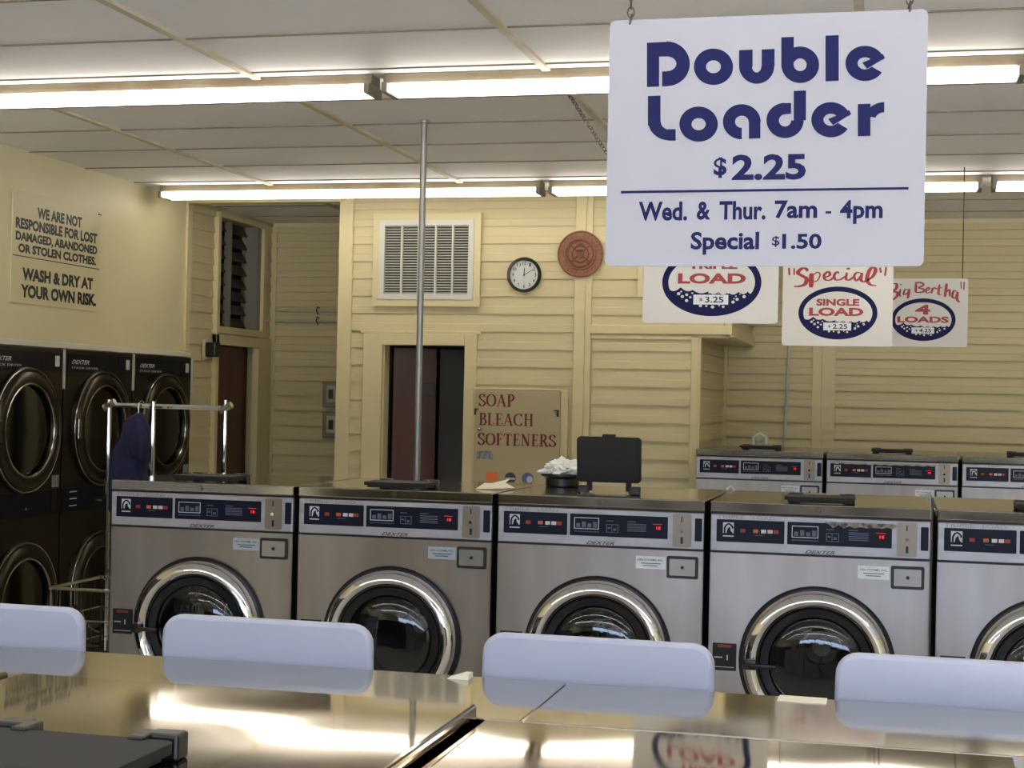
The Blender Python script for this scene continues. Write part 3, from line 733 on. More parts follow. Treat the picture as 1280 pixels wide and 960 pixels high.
# the three oval badges
def badge_sign(name, Y, bx0, bx1, bz0, bz1, cpx, rpx, upper, lower, price, lab, script=None, s0=None, sscale=None):
    root = empty(name, ((bx0+bx1)/2, Y, bz0))
    b = MB(); b.prism(rrect(bx0, bx1, bz0, bz1, .012), 'xz', Y, Y+.006); bb(b, 'board', sign_c, root)
    cx, cz = atY(*cpx, Y); x2, z2 = atY(cpx[0]+rpx, cpx[1]+rpx*.02, Y); R = x2-cx
    f = lambda u, v: (cx+u*R, cz+v*R)
    t = Y
    def lay(n): return t-.0008*n
    b = MB(); b.prism([f(*p) for p in ell(0, 0, 1, .683, 60)], 'xz', lay(1), t); bb(b, 'oval_badge', sign_navy, root)
    # pale window above the foam line
    pts = []
    a0 = math.asin(.16/.553)
    for i in range(41):
        a = -a0+(pi+2*a0)*i/40; pts.append(f(.872*cos(a), .553*sin(a)))
    cus = [(-.86, -.15), (-.62, -.10), (-.374, -.155), (-.063, -.185), (.146, -.195), (.334, -.20), (.55, -.19), (.736, -.18), (.83, -.17)]
    for (xa, za), (xb, zb) in zip(cus, cus[1:]):
        for k in range(1, 7):
            s_ = k/6; pts.append(f(xa+(xb-xa)*s_, za+(zb-za)*s_-.05*sin(pi*s_)*(1 if k < 6 else 0)))
    b = MB(); b.prism(pts, 'xz', lay(2), t)
    for x_, y_, r_ in ((435, 662, 14), (465, 685, 13), (500, 670, 12), (500, 717, 13), (530, 690, 10), (455, 645, 8), (545, 657, 8), (613, 758, 13), (660, 760, 9), (710, 767, 14), (762, 755, 7), (795, 765, 11), (873, 727, 13), (905, 705, 13), (960, 683, 13), (880, 700, 6), (895, 680, 6), (925, 664, 5), (885, 660, 5), (680, 655, 6), (755, 658, 6), (832, 655, 6)):
        b.prism([f(*p) for p in ell((x_-697)/398, -(y_-570)/398, r_/398, r_/398*.9, 12)], 'xz', lay(2), t)
    bb(b, 'badge_ground', sign_c, root)
    b = MB(); b.prism([f(-.357, -.447), f(.345, -.447), f(.345, -.250), f(-.357, -.250)], 'xz', lay(3), t); bb(b, 'price_box', label_w, root)
    b = MB(); u0, v0 = f(-.24, -.385); u1, v1 = f(-.17, -.315); put_text(b, '$', u0, u1, v0, v1, lay(3.6), bold=.005)
    u0, v0 = f(-.12, -.41); u1, v1 = f(.25, -.285); put_text(b, price, u0, u1, v0, v1, lay(3.6), bold=.02); bb(b, 'price_lettering', sign_blk, root)
    b = MB()
    for s_, box_ in ((upper, lower[1]), (lower[0], lower[2])):
        u0, v0 = f(box_[0], box_[2]); u1, v1 = f(box_[1], box_[3]); put_text(b, s_, u0, u1, v0, v1, lay(3), bold=.045)
    if script:
        fn = lambda x, y: atY(s0[0]+x/sscale, s0[1]+y/sscale, Y)
        for i_, st in enumerate(script):
            pts_, th, tn = st; pen(b, pts_, th*1.5, tn*1.5, fn, lay(1)-6e-5*i_, t, taper=.35)
    bb(b, 'red_lettering', sign_red, root)
    tag(root, lab, 'sign', 'oval badge price signs'); return root

LOADB = ('LOAD', (-.545, .54, .183, .364), (-.726, .648, -.08, .138))
tri = badge_sign('load_sign', 5.8, -.932, -.436, 1.991, 2.363, (790+669/6.737, 330+155/6.737), 421/6.737, 'TRIPLE', ('LOAD', (-.47, .52, .27, .42), (-.68, .69, -.03, .185)), '3.25', 'white sign with blue oval reading TRIPLE LOAD, partly hidden by the large sign')
SP = [([(400, 150), (375, 125), (335, 128), (300, 168), (345, 200), (385, 228), (370, 280), (315, 303), (258, 305)], 30, 12),
 ([(435, 172), (433, 240), (430, 315)], 34, 30), ([(440, 205), (485, 165), (520, 180), (500, 238), (450, 262)], 10, 8),
 ([(560, 220), (618, 190), (603, 157), (562, 190), (572, 236), (622, 240), (652, 215)], 20, 8), ([(712, 172), (690, 160), (662, 195), (675, 236), (722, 236), (770, 205)], 20, 8),
 ([(790, 165), (780, 225), (812, 240), (860, 205)], 20, 8), ([(785, 130), (805, 126), (822, 128)], 12, 12), ([(935, 172), (888, 166), (862, 205), (885, 247), (930, 200), (942, 168)], 18, 8), ([(942, 168), (930, 235), (958, 258), (995, 240)], 24, 8),
 ([(985, 250), (1050, 200), (1075, 135), (1040, 118), (1008, 160), (990, 240), (1028, 288), (1085, 296)], 28, 9),
 ([(210, 118), (214, 192)], 20, 20), ([(262, 122), (262, 190)], 16, 16), ([(1122, 116), (1128, 168)], 22, 20), ([(1182, 110), (1170, 198)], 20, 18)]
sgl = badge_sign('load_sign', 7.25, -.525, -.038, 1.966, 2.333, (960+697/8, 320+570/8), 398/8, 'SINGLE', LOADB, '2.25', 'white sign reading Special above an oval SINGLE LOAD badge', SP, (960, 320), 8.0)
BB_ = [([(150, 140), (198, 145), (195, 198), (152, 230), (207, 245), (202, 290), (145, 342)], 24, 12), ([(120, 150), (110, 240), (105, 300)], 22, 20), ([(245, 205), (234, 280), (262, 288)], 18, 8), ([(240, 150), (262, 150)], 12, 12),
 ([(350, 215), (300, 212), (285, 270), (330, 252), (352, 205)], 16, 8), ([(352, 205), (345, 255), (333, 318)], 22, 18),
 ([(432, 140), (430, 190), (428, 245)], 22, 20), ([(415, 130), (490, 128), (522, 155), (455, 190)], 18, 14), ([(455, 190), (525, 210), (510, 240), (425, 245)], 20, 12),
 ([(550, 232), (590, 208), (580, 185), (552, 215), (562, 252), (605, 240)], 16, 8), ([(632, 192), (624, 222), (616, 256)], 18, 16), ([(622, 222), (645, 192), (670, 196), (676, 208)], 16, 10),
 ([(715, 150), (702, 262), (742, 270)], 20, 8), ([(680, 200), (750, 188)], 10, 10), ([(800, 138), (790, 220), (778, 300)], 24, 22), ([(785, 245), (832, 215), (838, 292)], 20, 8),
 ([(925, 230), (885, 228), (868, 295), (905, 312), (930, 240)], 20, 8), ([(932, 235), (926, 330), (958, 362)], 24, 8), ([(970, 118), (976, 202)], 14, 14), ([(1010, 118), (1006, 215)], 16, 16)]
bt = badge_sign('load_sign', 8.85, -.140, .347, 2.027, 2.397, (1100+519/9.6, 340+572/9.6), 389/9.6, '4', ('LOADS', (-.26, .21, .16, .48), (-.81, .79, -.10, .103)), '4.25', 'small white hanging sign reading Big Bertha above an oval 4 LOADS badge', BB_, (1100, 340), 9.6)
def hang(root, p0, p1, r=.003):
    b = MB(); b.tube([p0, p1], r, 6); bb(b, 'hanging_wire', chain_m, root)
cx_, cy_ = atZ(706, 110, ZC)
o = chain(None, (-.90, 5.803, 2.355), (cx_, cy_, ZC), link=.03, r=.0022)
for v in o.data.vertices: v.co -= tri.location
o.parent = tri
hang(tri, (-.47, 5.803, 2.355), (-.47, 5.803, ZC)); hang(sgl, (-.49, 7.253, 2.32), (-.49, 7.253, ZC)); hang(sgl, (-.07, 7.253, 2.32), (-.07, 7.253, ZC))
wx_, wz_ = atY(1203, 352, 8.85); hang(bt, (wx_, 8.853, wz_), (wx_, 8.853, ZC)); hang(bt, (-.11, 8.853, 2.39), (-.11, 8.853, ZC))

# notice on the left wall
nl = empty('wall_notice', (XL, 8.10, 2.16)); XN = XL+.008
b = MB(); b.prism([(p[0], p[1]) for p in rrect(7.618, 8.583, 2.163, 2.775, .004)], 'yz', XL, XN); bb(b, 'board', mat('notice_board', (198, 188, 148), .45), nl)
b = MB()
for s_, y0, y1, z0, z1 in (('WE ARE NOT', 7.865, 8.357, 2.642, 2.705), ('RESPONSIBLE FOR LOST', 7.648, 8.542, 2.567, 2.628), ('DAMAGED, ABANDONED', 7.651, 8.545, 2.494, 2.553), ('OR STOLEN CLOTHES.', 7.679, 8.535, 2.418+.02, 2.478+.01), ('WASH & DRY AT', 7.725, 8.504, 2.29, 2.36), ('YOUR OWN RISK.', 7.715, 8.546, 2.195, 2.268)):
    put_text(b, s_, y0, y1, z0, z1, XN+.001, 'yz', bold=.05)
bb(b, 'lettering', sign_blk, nl); b = MB(); b.box(XN, XN+.0012, 7.627, 8.579, 2.4165, 2.4215); bb(b, 'rule_line', sign_blk, nl)
b = MB(); b.box(XN, XN+.004, 8.55, 8.58, 2.742, 2.75); bb(b, 'fixing', black, nl)
tag(nl, 'cream notice board on the left wall about lost and stolen clothes', 'sign')

# ------------------------------------------------------------------ things on the office wall
YW = YO-.02
v = empty('return_air_grille', (-2.98, YW, 2.28))
b = MB()
frame(b, -3.343, -2.62, 2.281, 2.882, .044, YW-.024, YW)
bb(b, 'outer_frame', siding_trim, v)
b = MB()
frame(b, -3.299, -2.664, 2.325, 2.838, .036, YW-.030, YW)
bb(b, 'grille_frame', vent_w, v)
b = MB(); b.box(-3.27, -2.68, YW-.004, YW, 2.35, 2.82); bb(b, 'backing', vent_d, v)
b = MB()
for k in range(26):
    z = 2.368+k*.0172; b.box(-3.262, -2.69, -.006, .006, -.0012, .0012, mx=Matrix.Translation((0, YW-.014, z)) @ Matrix.Rotation(radians(35), 4, 'X'))
bb(b, 'slats', mat('slat_gray', (176, 174, 166), .45), v)
for k in range(1, 5):
    x = -3.262+.572*k/5; bb(MB().box(x-.006, x+.006, YW-.028, YW-.002, 2.36, 2.81), 'divider', vent_w, v)
tag(v, 'white return air grille with four dividers, high on the siding above the open doorway', 'vent')
v = empty('framed_panel', (-1.45, YW, 2.35))
b = MB(); frame(b, -1.60, -1.1, 2.35, 2.75, .03, YW-.02, YW); bb(b, 'frame', siding_trim, v)
bb(MB().box(-1.57, -1.13, YW-.008, YW, 2.38, 2.72), 'panel', siding_trim, v)
tag(v, 'cream framed wall panel almost hidden behind the TRIPLE LOAD sign', 'panel')
# clock
ck = empty('wall_clock', (-2.331, YW, 2.486))
MB().lathe([(.098, .0), (.110, -.004), (.112, -.022), (.104, -.034), (.093, -.032), (.092, -.016)], 48, 'y', cap=False).build('rim', black, ck, True)
MB().lathe([(0, -.014), (.094, -.014), (.094, 0)], 40, 'y').build('dial', mat('clock_dial', (188, 190, 186), .4), ck)
b = MB()
for i in range(12):
    a = radians(90-30*(i+1)); s_ = str(i+1); x, z = .073*cos(a), .073*sin(a); w_ = .0095*len(s_)*.6
    put_text(b, s_, x-w_, x+w_, z-.0105, z+.0105, -.0152, bold=.015)
b.build('numerals', sign_blk, ck)
b = MB(); b.prism([(-.0025, -.008), (.0025, -.008), (.003, .035), (0, .048), (-.003, .035)], 'xz', -.0175, -.0165)
b.prism([(-.0018, -.010), (.0018, -.010), (.0016, .066), (0, .070), (-.0016, .066)], 'xz', -.0185, -.0178, mx=Matrix.Rotation(radians(60), 4, 'Y')); b.lathe([(0, -.02), (.005, -.02), (.005, -.014)], 12, 'y')
b.build('hands', sign_blk, ck)
b = MB(); b.box(-.0006, .0006, -.0195, -.0188, -.066, .02); b.build('second_hand', gray_t, ck)
tag(ck, 'round black rimmed wall clock with white dial between grille and wooden seal', 'clock')
# carved seal
se = empty('carved_seal', (-1.968, YW-.012, 2.617)); Rr = .146
MB().lathe([(0, -.018), (.07, -.018), (.09, -.016), (.094, -.024), (.100, -.024), (.104, -.016), (Rr-.012, -.016), (Rr-.006, -.024), (Rr, -.022), (Rr+.002, -.010), (Rr, .0), (0, 0)], 56, 'y').build('plaque', wood_seal, se, True)
b = MB()
def arc_text(s, r_, a0, a1, h, wd):
    for i, ch in enumerate(s):
        if ch == ' ': continue
        a = radians(a0+(a1-a0)*i/(len(s)-1)); vs, fs, x0, x1, y0, y1 = text_polys(ch, .03, 0); nv = []
        for x, y in vs:
            u = ((x-x0)/(x1-x0)-.5)*wd*(.45 if ch == 'I' else 1); w_ = ((y-y0)/(y1-y0)-.5)*h
            th = a-pi/2; nv.append(b.bm.verts.new((r_*cos(a)+u*cos(th)-w_*sin(th), -.0185, r_*sin(a)+u*sin(th)+w_*cos(th))))
        for f_ in fs:
            try: b.bm.faces.new([nv[j] for j in f_])
            except Exception: pass
arc_text('UNITED STATES', .119, 170, 12, .022, .017)
for k in range(10):
    a = radians(205+13*k); b.lathe([(0, -.019), (.006, -.019), (.007, -.015)], 8, 'y', (.119*cos(a), 0, .119*sin(a)))
b.build('rim_lettering', wood_dk, se)
b = MB()
b.torus(.082, .004, (0, -.019, 0), 'y', 40, 8); b.torus(.052, .005, (0, -.021, 0), 'y', 36, 8)
for s_ in (-1, 1):
    b.tube([(s_*-.058, -.022, -.050), (s_*.058, -.022, .052)], .004, 6)
    b.tube([(s_*-.070, -.022, -.034), (s_*-.060, -.022, -.052), (s_*-.040, -.022, -.060)], .0035, 6)
b.prism([(-.024, .026), (.024, .026), (.024, 0), (.014, -.022), (0, -.030), (-.014, -.022), (-.024, 0)], 'xz', -.028, -.018)
b.tube([(-.03, -.022, .05), (0, -.024, .068), (.03, -.022, .05)], .004, 6)
b.build('relief', wood_dk, se, True)
b = MB(); b.box(-.022, .022, -.030, -.027, .012, .024); b.build('shield_band', black, se)
tag(se, 'round carved reddish wood seal with raised lettering, right of the clock', 'wall plaque')
# soap vending cabinet
sp = empty('soap_cabinet', (-2.35, YO, .95)); YS = YO-.06
b = MB(); b.box(-2.632, -2.075, YS, YO-.017, .9, 1.750, .003); bb(b, 'panel', soap_pan, sp)
b = MB(); b.box(-2.075, -2.03, YO-.04, YO, .9, 1.755, .003); b.box(-2.65, -2.632, YO-.04, YO, .9, 1.755, .003); b.box(-2.65, -2.03, YO-.035, YO, 1.752, 1.765, .003); bb(b, 'surround', siding_trim, sp)
for x in (-2.625, -2.10):
    b = MB(); b.box(x-.012 if x > -2.3 else x-.006, x+.018 if x > -2.3 else x+.02, YS-.006, YS, 1.625, 1.632); b.box(x+.006 if x > -2.3 else x-.006, x+.018 if x > -2.3 else x+.004, YS-.008, YS, 1.59, 1.63); bb(b, 'hinge', black, sp)
bb(MB().lathe([(0, -.012), (.010, -.010), (.012, 0)], 14, 'y', (-2.598, YS, 1.500)), 'lock', chrome_d, sp)
G = {  # serif capitals as pen paths in a unit box (x right, y up); s = scale of the stroke
 'S': ([[(.52, .80), (.44, .95), (.26, 1.0), (.08, .84), (.14, .62), (.40, .44), (.56, .24), (.42, .03), (.22, 0), (.04, .20)]], [[(.52, .72), (.52, 1.0)], [(.03, .0), (.03, .28)]], .6),
 'O': ([[(.40, 1.0), (.10, .82), (.04, .5), (.10, .18), (.40, 0), (.70, .18), (.76, .5), (.70, .82)]], [], .8),
 'A': ([], [[(.08, 0), (.38, 1.0)], [(.18, .36), (.56, .36)], [(-.02, 0), (.2, 0)], [(.54, 0), (.84, 0)]], .8, [[(.38, 1.0), (.70, 0)]]),
 'P': ([[(.18, 1.0), (.42, 1.0), (.58, .76), (.42, .5), (.18, .48)]], [[(.02, 0), (.32, 0)], [(.02, 1), (.3, 1)]], .6, [[(.17, 0), (.17, 1)]]),
 'B': ([[(.18, 1.0), (.38, 1.0), (.52, .78), (.38, .54), (.18, .53)], [(.18, .53), (.42, .53), (.60, .27), (.42, .01), (.18, 0)]], [[(.02, 0), (.3, 0)], [(.02, 1), (.3, 1)]], .62, [[(.17, 0), (.17, 1)]]),
 'L': ([], [[(.02, 0), (.56, 0)], [(.02, 1), (.32, 1)], [(.56, 0), (.58, .22)]], .6, [[(.17, 0), (.17, 1)]]),
 'E': ([], [[(.02, 0), (.56, 0)], [(.02, 1), (.54, 1)], [(.17, .52), (.42, .52)], [(.56, 0), (.58, .2)], [(.54, 1), (.54, .82)], [(.42, .42), (.42, .62)]], .6, [[(.17, 0), (.17, 1)]]),
 'F': ([], [[(.02, 0), (.32, 0)], [(.02, 1), (.54, 1)], [(.17, .52), (.42, .52)], [(.54, 1), (.54, .82)], [(.42, .42), (.42, .62)]], .58, [[(.17, 0), (.17, 1)]]),
 'C': ([[(.68, .82), (.55, .98), (.38, 1.0), (.10, .82), (.04, .5), (.10, .18), (.38, 0), (.58, .03), (.70, .2)]], [[(.69, .72), (.69, 1.0)]], .75),
 'H': ([], [[(.02, 0), (.32, 0)], [(.02, 1), (.32, 1)], [(.50, 0), (.80, 0)], [(.50, 1), (.80, 1)], [(.17, .52), (.65, .52)]], .82, [[(.17, 0), (.17, 1)], [(.65, 0), (.65, 1)]]),
 'T': ([], [[(.02, 1), (.66, 1)], [(.02, 1), (.02, .8)], [(.66, 1), (.66, .8)], [(.2, 0), (.48, 0)]], .68, [[(.34, 0), (.34, 1)]]),
 'N': ([], [[(.14, 0), (.14, 1)], [(.68, 0), (.68, 1)], [(.02, 0), (.26, 0)], [(.02, 1), (.18, 1)], [(.56, 1), (.8, 1)]], .82, [[(.14, 1), (.68, 0)]]),
 'R': ([[(.18, 1.0), (.40, 1.0), (.55, .76), (.40, .52), (.18, .5)]], [[(.02, 0), (.32, 0)], [(.02, 1), (.3, 1)], [(.62, 0), (.76, 0)]], .72, [[(.17, 0), (.17, 1)], [(.36, .5), (.66, 0)]])}
b = MB()
def serif(s, x0, x1, z0, z1):
    W_ = sum(G[c][2]+.12 for c in s)-.12; sc = (x1-x0)/W_; x = x0; hz = z1-z0
    for c in s:
        g_ = G[c]; fn = lambda u, v_: (u, v_)
        F_ = lambda p: (x+p[0]*sc, z0+p[1]*hz)
        for pth in g_[0]: pen(b, [F_(p) for p in pth], .0135, .004, fn, YS-.0015, YS, closed=(c == 'O'))
        for pth in g_[1]: pen(b, [F_(p) for p in pth], .0045, .0045, fn, YS-.0015, YS, smooth=False)
        for pth in (g_[3] if len(g_) > 3 else []): pen(b, [F_(p) for p in pth], .0135, .0135, fn, YS-.0015, YS, smooth=False)
        x += (g_[2]+.12)*sc
serif('SOAP', -2.605, -2.375, 1.648, 1.722); serif('BLEACH', -2.60, -2.247, 1.528, 1.602); serif('SOFTENERS', -2.605, -2.098, 1.402, 1.474)
bb(b, 'lettering', soap_red, sp)
b = MB(); b.prism([(-2.612, 1.312), (-2.505, 1.31), (-2.505, 1.355), (-2.53, 1.365), (-2.612, 1.36)], 'xz', YS-.002, YS); st = bb(b, 'gray_sticker', mat('sticker_gray', (96, 104, 108), .5, noise=(60, (140, 144, 140))), sp)
b = MB(); b.prism(rrect(-2.545, -2.470, 1.175, 1.228, .003), 'xz', YS-.002, YS); bb(b, 'orange_sticker', orange_s, sp)
b = MB(); b.prism(ell(-2.388, 1.195, .036, .036, 24), 'xz', YS-.002, YS); bb(b, 'round_sticker', mat('sticker_dk', (60, 60, 62), .5), sp)
b = MB(); b.prism(rrect(-2.42, -2.356, 1.185, 1.198, .003), 'xz', YS-.0028, YS); bb(b, 'sticker_band', silver, sp)
b = MB(); b.prism(ell(-2.275, 1.195, .038, .038, 24), 'xz', YS-.002, YS); bb(b, 'blue_sticker', blue_s, sp)
b = MB(); b.prism(ell(-2.262, 1.190, .02, .022, 16), 'xz', YS-.0028, YS); bb(b, 'sticker_centre', silver, sp)
tag(sp, 'tan cabinet panel lettered SOAP BLEACH SOFTENERS in red beside the doorway', 'cabinet')

# ------------------------------------------------------------------ fluorescent fixtures
def make_fixture():
    r_ = empty('fluorescent_fixture')
    MB().box(-1.235, 1.235, -.055, .055, -.045, 0, .004).build('housing', fix_m, r_)
    for s_ in (-1, 1):
        MB().box(s_*1.222-.012, s_*1.222+.012, -.085, .085, -.082, -.040, .004).build('end_socket', rust, r_)
        MB().tube([(-1.205, s_*.058, -.060), (1.205, s_*.058, -.060)], .019, 14).build('tube', tube_m, r_, True)
        MB().box(s_*1.16-.03, s_*1.16+.03, -.030, .030, -.052, -.044, .002).build('bracket', rust, r_)
    return r_
fx = make_fixture(); first = True
rowl = {6.1: 'in the nearer row', 9.2: 'in the row before the back wall', 2.88: 'in the row above the near washers', -.1: 'in the row behind the camera'}
poss = {0: 'leftmost', 1: 'middle', 2: 'rightmost'}
for y in (6.1, 9.2, 2.88, -.1):
    for i, x in enumerate((-3.33, -.81, 1.71)):
        o = fx if first else copy_tree(fx); first = False
        o.location = (x, y, ZC-.001); tag(o, f'{poss[i]} twin tube fluorescent ceiling fixture {rowl[y]}', 'ceiling light', 'twin tube ceiling lights')

# ------------------------------------------------------------------ pole, conduit, boxes, pipes
b = empty('ceiling_pole', (-2.195, 7.1, 0))
MB().tube([(0, 0, 0), (0, 0, 3.0)], .0155, 14).build('pipe', galv, b, True); MB().lathe([(.026, 2.994), (.024, 2.985), (.016, 2.98)], 20, 'z').build('flange', galv, b, True)
MB().lathe([(.06, 0), (.055, .012), (.018, .02)], 20, 'z').build('base_plate', galv, b, True)
tag(b, 'thin grey vertical pipe from ceiling to floor behind the second washer', 'pole')
b = MB(); x1, z1 = atY(987, 425, YB-.04); x2, z2 = atY(980, 560, YB-.04)
b.tube([(x1+.004, YB-.04, 2.9), (x1, YB-.04, z1), (x2, YB-.04, z2), (x2, YB-.04, .3)], .011, 10); xm, zm = atY(983, 512, YB-.04); b.tube([(xm, YB-.04, zm-.02), (xm, YB-.04, zm+.02)], .016, 10); b.box(xm-.02, xm+.03, YB-.04, YB-.0, zm-.008, zm+.008)
tag(b.build('wall_conduit', pvc, None, True), 'grey vertical conduit on the rear siding above the first far washer', 'conduit')
for i, (px, py, lab) in enumerate(((415, 492, 'upper grey wall socket box in the dim recess'), (415, 530, 'lower grey wall socket box in the dim recess'))):
    x, z = atY(px, py, YB-.03); r_ = empty('outlet_box', (x, YB-.018, z-.10))
    MB().box(-.065, .075, -.05, 0, 0, .19, .006).build('housing', elec, r_); MB().box(-.03, .045, -.056, -.049, .03, .16, .004).build('cover', mat('box_cover', (170, 166, 150), .4), r_); MB().box(-.012, .026, -.060, -.055, .06, .13, .002).build('socket_face', vent_d, r_)
    tag(r_, lab, 'outlet box', 'outlet boxes in the recess')
for z0, nm in ((2.33, 'upper'), (2.255, 'lower')):
    r_ = empty('wall_rod', (-4.1, YB-.06, z0)); MB().tube([(-.52, 0, 0), (.52, 0, 0)], .010, 10).build('rod', pvc, r_, True)
    MB().tube([(-.17, 0, .02), (-.185, -.012, .03), (-.19, -.014, 0), (-.175, -.012, -.03)], .005, 6).build('hook', black, r_, True)
    MB().box(-.52, -.50, 0, .045, -.01, .01).build('bracket', pvc, r_); MB().box(.50, .52, 0, .045, -.01, .01).build('bracket', pvc, r_)
    tag(r_, f'{nm} horizontal pipe on the recess back wall', 'pipe', 'pipes in the recess')
ay, az = atX(258, 437, XL); al = empty('alarm_box', (XL, ay, az-.05))
MB().box(0, .012, -.07, .05, -.02, .12, .003).build('back_plate', siding_trim, al); MB().box(.012, .085, -.045, .045, .0, .10, .008).build('housing', black, al)
tag(al, 'small black alarm box on a cream plate above the dryers by the siding', 'alarm')
# tap valve on the first far washer
vx, vz = atY(950, 550, 9.95); r_ = empty('pipe_valve', (vx, 9.95, 1.425))
b = MB(); b.tube([(-.035, 0, 0), (-.035, 0, .06), (0, 0, .085), (.04, 0, .06), (.04, 0, 0)], .016, 10); b.build('bent_pipe', pvc, r_, True); MB().box(-.06, .065, -.03, .03, 0, .022, .004).build('base', galv, r_); MB().lathe([(0, -.05), (.02, -.05), (.024, -.02), (.01, 0)], 14, 'y', (0, 0, .055)).build('valve', chrome_d, r_, True)
tag(r_, 'small bent pipe valve on top of the far washer near the closet corner', 'valve')

# ------------------------------------------------------------------ tissue holder, papers on the middle washers
tx, ty = atZ(703, 603, 1.36); r_ = empty('tissue_holder', (tx, 6.05, 1.36))
r_.location.x = atY(703, 600, 6.05)[0]
MB().lathe([(.062, 0), (.066, .004), (.066, .030), (.072, .036), (.085, .042), (.085, .050), (.060, .050), (.055, .04), (0, .04)], 28, 'z').build('dish', black, r_, True)
tag(r_, 'flat black dish on the third washer holding crumpled tissues', 'dish')
b = MB(); res = bmesh.ops.create_icosphere(b.bm, subdivisions=4, radius=.05); rnd = random.Random(2)
import mathutils.noise as mn
for v_ in res['verts']:
    n_ = v_.co.normalized(); k_ = 1+.55*mn.noise(n_*2.3+Vector((3, 1, 2)))+.30*mn.noise(n_*6); v_.co = Vector((n_.x*.076*k_, n_.y*.06*k_, max(-.014, n_.z*.04*k_)))
o = b.build('crumpled_tissue', tissue_m, None, False, (r_.location.x+.004, 6.05, 1.424)); tag(o, 'crumpled white tissues heaped on the black dish', 'tissue')
x, y = atZ(628, 608, 1.362); b = MB()
vs = [b.bm.verts.new(p) for p in ((-.05, -.05, 0), (.03, -.06, .004), (.085, .0, .006), (.045, .02, .022), (.05, .07, .035), (-.01, .03, .018), (-.03, .0, .02))]
cv = b.bm.verts.new((.015, .0, .012))
for i in range(7): b.bm.faces.new((vs[i], vs[(i+1) % 7], cv))
o = b.build('folded_paper', paper_m, None, False, (x, 5.72, 1.361)); md = o.modifiers.new('t', 'SOLIDIFY'); md.thickness = .001; md.offset = 1; tag(o, 'crumpled cream paper lying on the left front corner of the third washer', 'paper')
x, y = atZ(750, 612, 1.362); tag(slip('receipt', [(x-.02, 5.62), (x+.03, 5.60), (x+.035, 5.65), (x-.015, 5.66)], 1.3605, ''), 'small white paper slip under the upright black dispenser lid', 'paper')
# hose elbows between middle washers
for xx, nm in ((-.638, 'third and fourth'), (.119, 'fourth and fifth')):
    b = MB(); b.tube([(xx-.012, 6.235, 1.33), (xx-.010, 6.235, 1.362), (xx, 6.235, 1.370), (xx+.012, 6.235, 1.355), (xx+.014, 6.235, 1.2), (xx+.014, 6.235, .2)], .009, 10)
    o = b.build('drain_hose', pvc, None, True); tag(o, f'pale hose elbow behind the gap of the {nm} middle washers', 'hose', 'hoses behind the middle row')

# ------------------------------------------------------------------ laundry cart with rack, blue shirt
Yc = 6.70; ct = empty('laundry_cart', (-3.28, Yc, 0))
def L_(p): return (p[0]+3.28, p[1]-Yc, p[2])
def cpart(name, pts, r, m=chrome): 
    b = MB()
    for pp in pts: b.tube([L_(p) for p in pp], r, 8)
    return b.build(name, m, ct, True)
xa, za = -3.575, 1.655; xb, zb = -2.992, 1.665
cpart('upright', [[(xa+.012, Yc, .2), (xa, Yc, za)]], .0125); cpart('upright', [[(xb, Yc, .2), (xb, Yc, zb)]], .0105); cpart('upright', [[(-3.31, 6.62, .2), (-3.31, 6.62, 1.652)]], .0125)
cpart('hanging_rail', [[(xa, Yc, 1.63), (xb, Yc, 1.628)]], .011)
b = MB()
for xx in (xa, xb): b.tube([L_((xx-.025, Yc-.0, 1.615)), L_((xx+.03, Yc, 1.645))], .017, 8); b.tube([L_((xx, Yc-.025, 1.63)), L_((xx, Yc+.025, 1.63))], .013, 8)
b.build('rail_clamps', chrome_d, ct, True)
b = MB()
x0, x1, y0, y1 = xa-.14, xb+.0, Yc-.25, Yc+.22
for z in (.26, .38, .52, .66, .80): b.tube([L_(p) for p in ((x0, y0, z), (x1, y0, z), (x1, y1, z), (x0, y1, z), (x0, y0, z))], .004 if z < .8 else .008, 6)
n = 14
for i in range(n+1):
    x = x0+(x1-x0)*i/n
    b.tube([L_((x, y0, .80)), L_((x, y0, .26)), L_((x, y1, .26)), L_((x, y1, .80))], .0025, 5)
for i in range(9):
    y = y0+(y1-y0)*i/8
    b.tube([L_((x0, y, .80)), L_((x0, y, .26)), L_((x1, y, .26)), L_((x1, y, .80))], .0025, 5)
b.build('wire_basket', chrome_d, ct, True)
b = MB(); b.tube([L_(p) for p in ((x0, y0, .2), (x1, y0, .2), (x1, y1, .2), (x0, y1, .2), (x0, y0, .2))], .011, 8)
for px, py in ((x0, y0), (x1, y0), (x1, y1), (x0, y1)): b.tube([L_((px, py, .10)), L_((px, py, .26))], .009, 8)
b.build('base_frame', chrome_d, ct, True)
for px, py in ((x0, y0), (x1, y0), (x1, y1), (x0, y1)):
    q_ = L_((px, py, .05)); MB().lathe([(0, -.015), (.05, -.015), (.052, 0), (.05, .015), (0, .015)], 20, 'x', q_).build('caster', black, ct, True)
tag(ct, 'chrome wire laundry cart with tall hanging rack at the left end of the middle row', 'laundry cart')
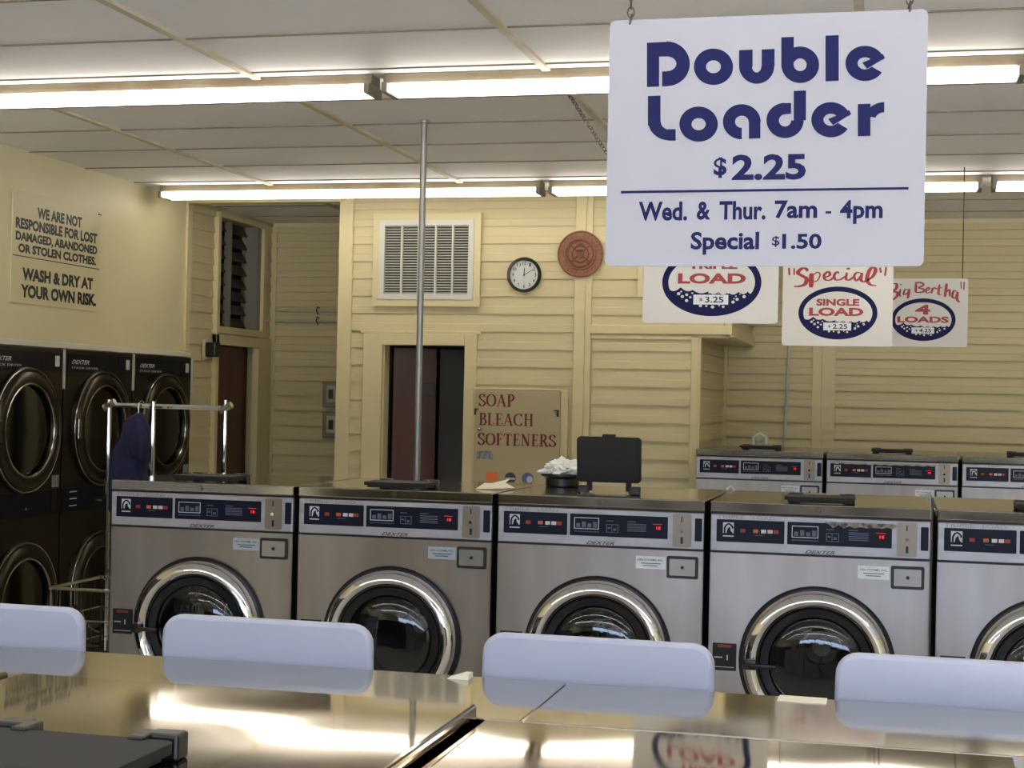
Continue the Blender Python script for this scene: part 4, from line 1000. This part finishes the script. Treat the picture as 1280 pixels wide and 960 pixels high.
# heap in the cart
b = MB(); res = bmesh.ops.create_icosphere(b.bm, subdivisions=4, radius=1)
for v_ in res['verts']:
    n_ = v_.co.normalized(); k_ = 1+.35*mn.noise(n_*2.0)+.2*mn.noise(n_*5); v_.co = Vector((n_.x*.24*k_, n_.y*.17*k_, n_.z*.10*k_))
o = b.build('laundry_heap', mat('dark_laundry', (34, 32, 30), .9), None, True, ((x0+x1)/2, (y0+y1)/2, .42)); tag(o, 'dark clothes heaped in the wire laundry cart', 'laundry')
# shirt hanging from the rail: seen from the side, sleeve in front
sh = empty('blue_shirt', (-3.44, Yc-.015, 1.05))
def pxy(px, py): return atY(px, py, Yc-.02)
out = [(172, 515), (160, 522), (154, 538), (147, 556), (141, 575), (137, 600), (136, 640), (150, 644), (172, 642), (190, 644), (186, 620), (180, 592), (186, 575), (189, 555), (189, 540), (184, 525), (179, 516)]
def cloth(name, out, yoff, th, m):
    c_ = (sum(p[0] for p in out)/len(out), sum(p[1] for p in out)/len(out)); b = MB(); rings = []
    for side in (-1, 1):
        prev = None
        for j, s_ in enumerate((1, .94, .7, .4)):
            ring = []
            for i, p in enumerate(out):
                x, z = pxy(c_[0]+(p[0]-c_[0])*s_, c_[1]+(p[1]-c_[1])*s_)
                dd = (0, .5, .85, 1)[j]*th*side+.012*sin(x*70+z*9)*(j > 0)
                ring.append(b.bm.verts.new((x, Yc-.02+yoff+dd, z)))
            if prev:
                for i in range(len(out)): b.bm.faces.new((prev[i], prev[(i+1) % len(out)], ring[(i+1) % len(out)], ring[i]))
            prev = ring
        x, z = pxy(*c_); cv = b.bm.verts.new((x, Yc-.02+yoff+th*side, z))
        for i in range(len(out)): b.bm.faces.new((prev[i], prev[(i+1) % len(out)], cv))
    bmesh.ops.remove_doubles(b.bm, verts=b.bm.verts, dist=1e-5)
    o = bb(b, name, m, sh)
    for p_ in o.data.polygons: p_.use_smooth = True
    return o
cloth('body', out, 0, .05, cloth_b)
cloth('sleeve', [(176, 522), (170, 535), (169, 556), (172, 572), (180, 577), (187, 574), (190, 556), (190, 540), (184, 525)], -.05, .03, cloth_b)
x, z = pxy(173, 516); b = MB(); b.tube([(x, Yc-.02, z-.02), (x, Yc-.02, 1.64), (x+.008, Yc-.01, 1.652), (x+.014, Yc, 1.648), (x+.016, Yc, 1.64)], .003, 6); bb(b, 'hanger', chrome_d, sh)
tag(sh, 'dark blue shirt hanging from the chrome rack in front of the dryers', 'shirt')
